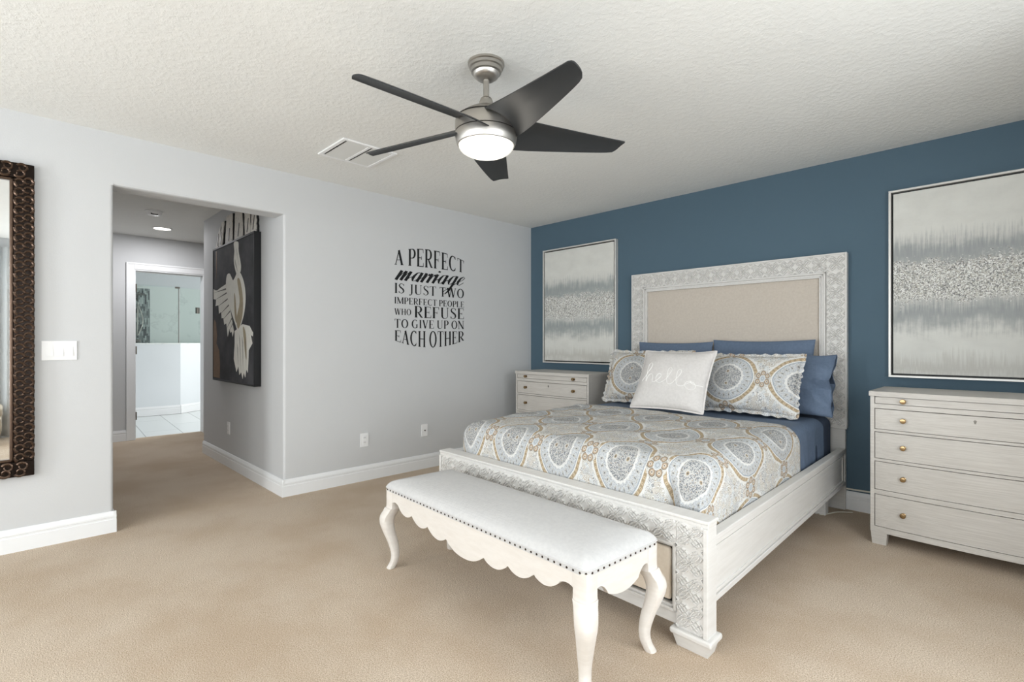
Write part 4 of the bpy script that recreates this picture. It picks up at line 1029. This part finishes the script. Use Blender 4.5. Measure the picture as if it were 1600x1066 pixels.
def spread(name, mat, ul, ur, v0, vf, top, R, drop, foot_drop, nu, nv, seed, puff, fold, with_foot=True, parent=None, thick=0.008, wave=1.0, room=0.007):
    """cloth lying on the mattress and falling over its edges; ul..ur and vf are the outer faces of the drops"""
    bm = new(); lay = bm.loops.layers.uv.verify()
    x0, x1, y1 = ul + R, ur - R, (vf - R if with_foot else vf)
    UVc = {}
    def ztop(u, v):
        z = top + puff * (nz(u * 3.1 + seed, v * 3.3) * 0.9 + 0.5 * nz(u * 8 + seed, v * 7, 4))
        if fold: z += puff * 1.5 * max(0, nz(u * 1.3 + seed, v * 9.0, 7)) * 0.8
        return z
    def mk(u, v, z, uv):
        p = bm.verts.new(B(u, v, z)); UVc[p] = uv; return p
    V = [[mk(x0 + (x1 - x0) * i / nu, v0 + (y1 - v0) * j / nv, ztop(x0 + (x1 - x0) * i / nu, v0 + (y1 - v0) * j / nv) - (0.010 * max(0, 1 - j / 1.5) ** 2), (x0 + (x1 - x0) * i / nu, v0 + (y1 - v0) * j / nv)) for j in range(nv + 1)] for i in range(nu + 1)]
    loop = [V[0][j] for j in range(nv + 1)]
    info = [(x0, v0 + (y1 - v0) * j / nv) for j in range(nv + 1)]
    if with_foot:
        loop += [V[i][nv] for i in range(1, nu + 1)] + [V[nu][j] for j in range(nv - 1, -1, -1)]
        info += [(x0 + (x1 - x0) * i / nu, y1) for i in range(1, nu + 1)] + [(x1, v0 + (y1 - v0) * j / nv) for j in range(nv - 1, -1, -1)]
        loops = [(loop, info, 0)]
    else:
        loops = [(loop, info, 1), ([V[nu][j] for j in range(nv, -1, -1)], [(x1, v0 + (y1 - v0) * j / nv) for j in range(nv, -1, -1)], 2)]
    faces = []
    for i in range(nu):
        for j in range(nv): faces.append((V[i][j], V[i + 1][j], V[i + 1][j + 1], V[i][j + 1]))
    for lp, inf, mode in loops:
        s = 0; rows = [lp]; prof = []
        na, nd = 6, 10
        for k in range(1, na + 1):
            a = PI / 2 * k / na; prof.append((R * math.sin(a), R * (1 - math.cos(a)), R * a, 0.0))
        for k in range(1, nd + 1): prof.append((R, None, None, k / nd))
        # smooth outward directions round the foot corners
        nor = []
        for (x, v) in inf:
            if mode == 1: nor.append(Vector((-1, 0)));  continue
            if mode == 2: nor.append(Vector((1, 0))); continue
            kb = 0.07
            dl, dr, df = x - x0, x1 - x, y1 - v
            ax = -max(0, 1 - dl / kb) + max(0, 1 - dr / kb) if df < kb else (-1 if dl < dr else 1)
            ay = max(0, 1 - df / kb) if min(dl, dr) < 1e-4 else 1
            if min(dl, dr) < 1e-4: ax = -1 if dl < dr else 1
            nor.append(Vector((ax, ay)).normalized())
        dist = [0]
        for a, c in zip(inf, inf[1:]): dist.append(dist[-1] + math.hypot(a[0] - c[0], a[1] - c[1]))
        for (out, dn, arc_, fr_) in prof:
            row = []
            for k, ((x, v), n) in enumerate(zip(inf, nor)):
                zt = ztop(x, v) - (0.010 * max(0, 1 - (v - v0) / 0.05) ** 2)
                dr_ = foot_drop if (mode == 0 and n.y > 0.7) else drop
                if fr_ == 0: o, z, al = out, zt - dn, arc_
                else:
                    z = zt - R - (zt - R - dr_) * fr_; o = R; al = R * PI / 2 + (zt - R - z)
                wv = wave * (0.010 * nz(dist[k] * 5.5 + seed, z * 1.8, 1) + 0.005 * nz(dist[k] * 14, z * 3 + seed, 2)) * min(1, out / R) * (0.4 + 0.6 * fr_)
                if mode == 0:
                    q = abs(n.x) * abs(n.y) * 2
                    wv += 0.016 * q * math.sin(dist[k] * 60) * (0.3 + fr_)
                o += wv
                if mode == 0 and abs(v - y1) < 1e-4 and 0.045 < x1 - x < 0.075: o -= 0.05 * (0.5 * min(1, out / R) ** 3 + 0.5 * min(1, fr_ * 3))
                o = min(o, R + room)
                row.append(mk(x + n.x * o, v + n.y * o, z, (x + n.x * al, v + n.y * al)))
            rows.append(row)
        for A, C in zip(rows, rows[1:]):
            for k in range(len(lp) - 1): faces.append((A[k], A[k + 1], C[k + 1], C[k]))
    for fc in faces:
        f = bm.faces.new(fc)
        for l in f.loops: l[lay].uv = UVc[l.vert]
    o = wobj(name, bm, mat, parent, True)
    m = o.modifiers.new('thickness', 'SOLIDIFY'); m.thickness = thick; m.offset = -1
    return o
t = thing('flat_sheet', 'slate blue flat sheet folded back across the mattress below the pillows', 'sheet', (2.35, -0.7, 0.688))
spread('cloth', 'blue_cotton', 0.078, BW - 0.080, 0.36, 1.12, 0.697, 0.065, 0.42, 0.42, 40, 52, 2.0, 0.005, True, False, t, 0.004, 2.4, 0.012)
t = thing('comforter', 'medallion patterned comforter in grey, blue and tan covering the bed', 'comforter', (2.35, -1.7, 0.69))
spread('cover', 'medallion_cotton', 0.064, BW - 0.064, 0.985, 2.355, 0.718, 0.105, 0.40, 0.47, 70, 60, 5.0, 0.011, True, True, t, 0.010)

# ------------------------------------------------------------------ pillows
def pillow(name, label, mat, w, h, T, base, lean, rz, seed, roll=0.0, uvo=None, flange=0.0, ruffle=False, open_end=False, wr=0.006, group=None, cat='pillow', ear=0.05):
    """standing pillow: base is the middle of its lower edge, lean the tilt back from upright"""
    t = thing(name, label, cat, base, 0, group)
    M = Matrix.Rotation(rz, 4, 'Z') @ Matrix.Rotation(-lean, 4, 'X') @ Matrix.Rotation(roll, 4, 'Y')
    n = 26
    def edge(a, c):
        x = a * w / 2 * (1 - ear * (1 - c * c)); z = c * h / 2 * (1 - ear * 1.1 * (1 - a * a))
        return x, z
    ou, ov, su = uvo or (0.19, 0.26, 1.0)
    def UVF(a, c): return (0.19 + (c * h / 2 - ou) * su, 0.26 + (a * w / 2 - ov))
    def pt(a, c, s):
        x, z = edge(a, c)
        fa = (1 - abs(a) ** 2.6); fc = (1 - abs(c) ** 2.4)
        if open_end and a > 0: fa = 1 - 0.72 * abs(a) ** 2.0
        f = max(fa * fc, 0) ** 0.55
        y = s * (T / 2 * f)
        y += wr * (nz(a * 2.2 + seed, c * 2.6, s) + 0.6 * nz(a * 5 + seed, c * 4.5, s * 2)) * (f ** 0.5)
        if open_end and a > 0.1: y += 0.030 * a * nz(c * 2.2 + a * 2.6 + seed, a * 1.0, 3) + 0.014 * a * (1 - 2 * abs(((c * 1.3 + a * 1.7) % 1) - 0.5)) + s * 0.030 * a * math.sin(c * 7.5 + a * 7 + 2.5 * nz(c * 1.5, a * 2, seed)) * (1 - c * c)
        y += 0.010 * nz(a * 1.5 + seed, c * 1.5, 9)
        return M @ Vector((x, y, z + h / 2))
    bm = new(); lay = bm.loops.layers.uv.verify()
    A = [[None] * (n + 1) for _ in range(n + 1)]; Bk = [[None] * (n + 1) for _ in range(n + 1)]
    U = {}
    for i in range(n + 1):
        for j in range(n + 1):
            a, c = math.sin((i / n - 0.5) * PI * 0.97) / math.sin(PI * 0.485), math.sin((j / n - 0.5) * PI * 0.97) / math.sin(PI * 0.485)
            rim = i in (0, n) or j in (0, n)
            if open_end and i == n and 0 < j < n: rim = False
            v = bm.verts.new(pt(a, c, -1)); A[i][j] = v
            Bk[i][j] = v if rim else bm.verts.new(pt(a, c, 1))
            U[v] = U[Bk[i][j]] = UVF(a, c)
    for i in range(n):
        for j in range(n):
            for G, fl_ in ((A, 0), (Bk, 1)):
                q = [G[i][j], G[i + 1][j], G[i + 1][j + 1], G[i][j + 1]]
                f = bm.faces.new(q if not fl_ else q[::-1])
                for l in f.loops: l[lay].uv = U[l.vert]
    bm_normals = bm
    o = obj('cover', bm, mat, t, True)
    if open_end:
        bm = new()   # stitched hem at the open mouth
        pts = [pt(0.999, -0.97 + 1.94 * k / 24, -1) for k in range(25)] + [pt(0.999, 0.97 - 1.94 * k / 24, 1) for k in range(25)]
        tube(bm, pts, 0.0035, 5, True); obj('hem', bm, mat, t, True)
    if flange or ruffle:
        bm = new(); lay = bm.loops.layers.uv.verify(); per = []
        m = 60
        for k in range(m): per.append((-1 + 2 * k / m, -1))
        for k in range(m): per.append((1, -1 + 2 * k / m))
        for k in range(m): per.append((1 - 2 * k / m, 1))
        for k in range(m): per.append((-1, 1 - 2 * k / m))
        ring0, ring1, ring2 = [], [], []; L = []
        for k, (a, c) in enumerate(per):
            x, z = edge(a, c); d = Vector((x / w, 0, z / h)); 
            px = a if abs(a) > 0.999 else 0; pz = c if abs(c) > 0.999 else 0
            d = Vector((px, 0, pz)).normalized()
            wv = 0.008 * math.sin(k * 1.15) if ruffle else 0.0
            ext = flange * (1 + (0.18 * math.sin(k * 0.9) if ruffle else 0))
            off = 0.010 * nz(a * 1.5 + seed, c * 1.5, 9)
            P0 = Vector((x * 0.985, off, z * 0.985 + h / 2)); P1 = Vector((x, off + wv, z + h / 2)) + d * ext
            ring0.append(bm.verts.new(M @ (P0 + Vector((0, -0.003, 0))))); ring1.append(bm.verts.new(M @ P1)); ring2.append(bm.verts.new(M @ (P0 + Vector((0, 0.003, 0)))))
            u0 = UVF(a, c); L.append((u0, (u0[0] + d.z * ext, u0[1] + d.x * ext)))
        N = len(per)
        for k in range(N):
            j = (k + 1) % N
            for q, uvq in (((ring0[k], ring0[j], ring1[j], ring1[k]), (L[k][0], L[j][0], L[j][1], L[k][1])), ((ring1[k], ring1[j], ring2[j], ring2[k]), (L[k][1], L[j][1], L[j][0], L[k][0]))):
                f = bm.faces.new(q)
                for l, uu in zip(f.loops, uvq): l[lay].uv = uu
        obj('ruffle' if ruffle else 'flange', bm, mat, t, True)
    return t, pt, M
PZ = 0.706
pillow('bed_pillow', 'slate blue pillow standing against the linen headboard, toward the room corner', 'blue_cotton', 0.72, 0.53, 0.12, (1.905, -0.200, PZ), 0.11, 0.0, 1.0)
pillow('bed_pillow', 'slate blue pillow standing against the linen headboard, toward the window side', 'blue_cotton', 0.775, 0.545, 0.12, (2.650, -0.200, PZ), 0.11, -0.01, 2.0)
pillow('bed_pillow', 'slate blue pillow with a crumpled open end sticking out behind a patterned sham', 'blue_cotton', 0.74, 0.44, 0.15, (2.845, -0.42, PZ + 0.008), 0.24, -0.03, 3.0, open_end=True, wr=0.022)
pillow('pillow_sham', 'medallion patterned sham with ruffled edge behind the word cushion, near the corner chest', 'medallion_cotton', 0.75, 0.44, 0.21, (1.86, -0.60, PZ + 0.020), 0.34, 0.05, 0.21, uvo=(0.0, -0.10, 0.78), flange=0.024, ruffle=True, wr=0.012, cat='pillow')
pillow('pillow_sham', 'medallion patterned sham with ruffled edge, fully shown beside the word cushion', 'medallion_cotton', 0.72, 0.425, 0.22, (2.70, -0.655, PZ + 0.024), 0.36, -0.03, 0.49, uvo=(0.01, -0.10, 0.78), flange=0.022, ruffle=True, wr=0.012, cat='pillow')
hp, hpt, hM = pillow('throw_pillow', 'off-white linen cushion embroidered with the word hello, leaning on the shams', 'pillow_linen', 0.56, 0.48, 0.17, (2.30, -1.02, 0.736), 0.50, 0.02, 5.0, flange=0.010, wr=0.006, cat='cushion', ear=0.06)
# chain-stitched word
def spl(P, n=8):
    out = []
    for i in range(len(P) - 1):
        p0 = Vector(P[max(i - 1, 0)]); p1 = Vector(P[i]); p2 = Vector(P[i + 1]); p3 = Vector(P[min(i + 2, len(P) - 1)])
        for k in range(n):
            s = k / n
            out.append(0.5 * ((2 * p1) + (p2 - p0) * s + (2 * p0 - 5 * p1 + 4 * p2 - p3) * s * s + (3 * p1 - p0 - 3 * p2 + p3) * s ** 3))
    out.append(Vector(P[-1])); return out
hello = [(-0.84, -0.22), (-0.72, 0.05), (-0.62, 0.42), (-0.66, 0.55), (-0.74, 0.44), (-0.72, 0.1), (-0.70, -0.24), (-0.66, -0.02), (-0.58, 0.08), (-0.52, 0.0), (-0.50, -0.20), (-0.42, -0.22), (-0.32, -0.08), (-0.26, 0.06), (-0.33, 0.12), (-0.40, 0.0), (-0.38, -0.18), (-0.26, -0.24), (-0.12, -0.08), (0.0, 0.28), (-0.02, 0.42), (-0.09, 0.38), (-0.10, 0.1), (-0.06, -0.18), (0.04, -0.22), (0.16, 0.0), (0.26, 0.28), (0.24, 0.40), (0.17, 0.34), (0.16, 0.05), (0.22, -0.20), (0.34, -0.22), (0.46, -0.10), (0.56, 0.02), (0.46, -0.02), (0.42, -0.16), (0.50, -0.28), (0.62, -0.26), (0.68, -0.12), (0.62, 0.0), (0.54, -0.02), (0.66, -0.06), (0.82, -0.02)]
bm = new()
nrm = hM.to_3x3() @ Vector((0, -1, 0))
tube(bm, [hpt(p.x * 1.06 + 0.09, p.y * 0.86 - 0.10 - 0.12 * p.x, -1) + nrm * 0.0008 for p in spl(hello, 6)], 0.0026, 6)
obj('embroidery', bm, 'white_thread', hp, True)['label'] = 'white stitched script word'

# ------------------------------------------------------------------ bench at the foot of the bed
bench = thing('upholstered_bench', 'long white upholstered bench with scalloped apron at the foot of the bed', 'bench', (2.419, -2.762, 0), math.radians(-2.6))
LX, LY, NZ = 0.705, 0.220, 0.43
def bench_edge(f):
    a = abs(f - 0.5) * 2                # 0 centre, 1 leg
    if a > 0.86:                        # cove rising from the leg
        k = (a - 0.86) / 0.14; return 0.066 - 0.012 * math.sin(PI * min(1, k * 1.1)) + 0.016 * k * k
    cuts = [0.0, 0.21, 0.44, 0.66, 0.86]; dep = [0.162, 0.138, 0.122, 0.104]
    if a < cuts[1]: k = a / cuts[1]; return dep[0] - 0.048 * k ** 2.4
    for i in range(1, 4):
        if a <= cuts[i + 1]:
            k = (a - cuts[i]) / (cuts[i + 1] - cuts[i]); lo = dep[i]
            nt_in = [0, 0.114, 0.098, 0.082][i]; nt_out = [0, 0.098, 0.082, 0.066][i]
            return nt_in + (nt_out - nt_in) * k + (lo - (nt_in + nt_out) / 2) * math.sin(PI * k) ** 0.7
    return 0.08
bm = new()
Nf = 160; x0, x1 = -LX + 0.035, LX - 0.035
for sy in (-1, 1):
    poly = [(x0 + (x1 - x0) * i / Nf, NZ - bench_edge(i / Nf)) for i in range(Nf + 1)]
    for (xa, za), (xb, zb) in zip(poly, poly[1:]):
        ya, yb = (sy * (LY - 0.024), sy * (LY - 0.006))
        V = [bm.verts.new((x, y, z)) for x, y, z in ((xa, ya, za), (xb, ya, zb), (xb, yb, zb), (xa, yb, za), (xa, ya, NZ), (xb, ya, NZ), (xb, yb, NZ), (xa, yb, NZ))]
        for q in ((0, 1, 2, 3), (0, 1, 5, 4), (3, 2, 6, 7), (4, 5, 6, 7)): bm.faces.new([V[i] for i in q])
def end_edge(f):
    a = abs(f - 0.5) * 2
    if a < 0.5: return 0.125 - 0.022 * (a / 0.5) ** 2
    k = (a - 0.5) / 0.5; return 0.103 - 0.045 * math.sin(PI * min(k * 0.9, 1)) ** 0.8 * 1.0 + 0.010 * k
Ne = 60; y0, y1 = -LY + 0.035, LY - 0.035
for sx in (-1, 1):
    poly = [(y0 + (y1 - y0) * i / Ne, NZ - end_edge(i / Ne)) for i in range(Ne + 1)]
    for (ya, za), (yb, zb) in zip(poly, poly[1:]):
        xa, xb = sx * (LX - 0.024), sx * (LX - 0.006)
        V = [bm.verts.new((x, y, z)) for x, y, z in ((xa, ya, za), (xa, yb, zb), (xb, yb, zb), (xb, ya, za), (xa, ya, NZ), (xa, yb, NZ), (xb, yb, NZ), (xb, ya, NZ))]
        for q in ((0, 1, 2, 3), (0, 1, 5, 4), (3, 2, 6, 7), (4, 5, 6, 7)): bm.faces.new([V[i] for i in q])
bmesh.ops.remove_doubles(bm, verts=bm.verts, dist=1e-5)
obj('apron', bm, 'bench_wood', bench, True)
def leg_bm(sx, sy):
    bm = new(); seg = 16
    d = Vector((sx, sy, 0)).normalized()
    secs = [(0.43, 0.0, 0.034, 6), (0.337, 0.0, 0.034, 6), (0.330, 0.006, 0.0365, 5), (0.31, 0.018, 0.036, 4), (0.285, 0.034, 0.037, 3.2), (0.25, 0.040, 0.036, 3), (0.20, 0.028, 0.031, 3), (0.14, 0.006, 0.026, 3), (0.08, -0.006, 0.021, 3), (0.04, -0.001, 0.020, 3), (0.012, 0.012, 0.021, 3), (0.0, 0.018, 0.021, 3)]
    # densify
    S = spl([(z, o, r, 0)[:3] for z, o, r, _ in secs], 5)
    E = []
    for i, s in enumerate(secs[:-1]): E += [s[3] + (secs[i + 1][3] - s[3]) * k / 5 for k in range(5)]
    E.append(secs[-1][3])
    rings = []
    for (z, o, r), ex in zip(S, E):
        cx, cy = sx * (LX - 0.034) + d.x * o, sy * (LY - 0.034) + d.y * o; ring = []
        for k in range(seg):
            a = 2 * PI * k / seg; ca, sa = math.cos(a), math.sin(a)
            rr = r / (abs(ca) ** ex + abs(sa) ** ex) ** (1 / ex)
            ring.append(bm.verts.new((cx + rr * ca, cy + rr * sa, z)))
        rings.append(ring)
    for A, C in zip(rings, rings[1:]):
        for k in range(seg): bm.faces.new((A[k], A[(k + 1) % seg], C[(k + 1) % seg], C[k]))
    bm.faces.new(rings[0]); bm.faces.new(rings[-1][::-1]); return bm
for sx in (-1, 1):
    for sy in (-1, 1): obj('leg', leg_bm(sx, sy), 'bench_wood', bench, True)
bm = new()
def seat_pt(a, c, z):   # rounded rectangle outline
    return a, c, z
rows = [(0.0, 0.422), (0.002, 0.436), (0.004, 0.446), (-0.002, 0.456), (-0.016, 0.468), (-0.045, 0.479), (-0.10, 0.488), (-0.16, 0.492)]
seg = 96; rings = []
def outline(k, ins):
    hx, hy, r = LX + ins, LY + ins, max(0.03 + ins * 0.5, 0.012)
    # walk the perimeter by angle blocks
    q = k * 4 / seg; s = int(q) % 4; f = q - int(q)
    cs = [(1, 1), (-1, 1), (-1, -1), (1, -1)][s]
    cxy = Vector((cs[0] * (hx - r), cs[1] * (hy - r))); nx = [(-1, 1), (-1, -1), (1, -1), (1, 1)][s]; c2_ = Vector((nx[0] * (hx - r), nx[1] * (hy - r)))
    if f < 0.4:
        a = s * PI / 2 + (f / 0.4) * PI / 2; return cxy + r * Vector((math.cos(a), math.sin(a)))
    a = (s + 1) * PI / 2; dvec = Vector((math.cos(a), math.sin(a))) * r
    return cxy + dvec + (c2_ - cxy) * ((f - 0.4) / 0.6)
for ins, z in rows:
    rings.append([bm.verts.new((p.x, p.y, z)) for p in (outline(k, ins) for k in range(seg))])
for A, C in zip(rings, rings[1:]):
    for k in range(seg): bm.faces.new((A[k], A[(k + 1) % seg], C[(k + 1) % seg], C[k]))
bm.faces.new(rings[0][::-1]); bm.faces.new(rings[-1])
seat = obj('seat', bm, 'bench_linen', bench, True)
bm = new(); tube(bm, [(p.x, p.y, 0.4425) for p in (outline(k, 0.0045) for k in range(seg))], 0.003, 6, True)
obj('welt', bm, 'bench_linen', seat, True)
bm = new(); lathe(bm, [(0.0046, 0), (0.0042, 0.0018), (0.0025, 0.0034), (0, 0.004)], 10); nail = obj('nail_head', bm, 'dark_nail', seat, True)
spots = []
nf = 46
for i in range(nf):
    x = -LX + 0.028 + (2 * LX - 0.056) * i / (nf - 1); spots.append(((x, -LY - 0.001, 0.431), (PI / 2, 0, 0)))
ne = 13
for sx in (1, -1):
    for i in range(ne):
        y = -LY + 0.030 + (2 * LY - 0.06) * i / (ne - 1); spots.append(((sx * (LX + 0.001), y, 0.431), (0, PI / 2 * sx, 0)))
for a in (-45,):
    spots.append(((LX - 0.008, -LY + 0.008, 0.431), (PI / 2, 0, math.radians(45)))); spots.append(((-LX + 0.008, -LY + 0.008, 0.431), (PI / 2, 0, math.radians(-45))))
for i, (p, r) in enumerate(spots):
    o = nail if i == 0 else nail.copy()
    if i: COL.objects.link(o)
    o.location = p; o.rotation_euler = r

# ------------------------------------------------------------------ cables by the headboard
bm = new(); tube(bm, [(3.14, -0.006, 0.10), (3.20, -0.009, 0.15), (3.30, -0.010, 0.152), (3.42, -0.010, 0.156), (3.56, -0.010, 0.158)], 0.006, 8)
tag(obj('cable', bm, 'white_cable', None, True, loc=(3.35, -0.01, 0.15)), 'thin cream cord running along the blue wall behind the chest', 'cable')
bm = new(); tube(bm, [tuple(p) for p in spl([(3.10, -0.17, 0.16), (3.125, -0.19, 0.10), (3.10, -0.23, 0.03), (3.075, -0.26, 0.008), (3.12, -0.30, 0.006), (3.18, -0.16, 0.006), (3.26, -0.09, 0.006)], 6)], 0.004, 6)
tag(obj('cable', bm, 'white_cable', None, True, loc=(3.12, -0.2, 0.006)), 'thin white cable looping down to the carpet behind the bed leg', 'cable')

# ------------------------------------------------------------------ behind the camera, seen in the mirror
t = thing('ottoman', 'beige upholstered ottoman on dark legs, seen in the mirror', 'ottoman', (4.66, -4.98, 0))
bm = new(); box(bm, (4.36, -5.48, 0.14), (4.96, -4.47, 0.34), 0.03, 3); wobj('body', bm, 'ottoman_fabric', t, True)
bm = new(); box(bm, (4.35, -5.49, 0.345), (4.97, -4.46, 0.46), 0.04, 4); wobj('cushion', bm, 'ottoman_fabric', t, True)
for x in (4.40, 4.92):
    for y in (-5.43, -4.52):
        bm = new(); box(bm, (x - 0.025, y - 0.025, 0), (x + 0.025, y + 0.025, 0.145), 0.003); wobj('leg', bm, 'dark_wood', t)
bm = new()
grid(bm, 60, 4, lambda a, c: Vector((5.10 + 0.025 * math.sin(a * 40), -5.05 + 0.70 * a, 0.03 + 2.42 * c)))
o = tag(obj('curtain', bm, 'curtain_fabric', None, True, loc=(5.10, -4.5, 0.03)), 'pale grey pleated curtain beside the side window, behind the ottoman', 'curtain')
m = o.modifiers.new('thickness', 'SOLIDIFY'); m.thickness = 0.004
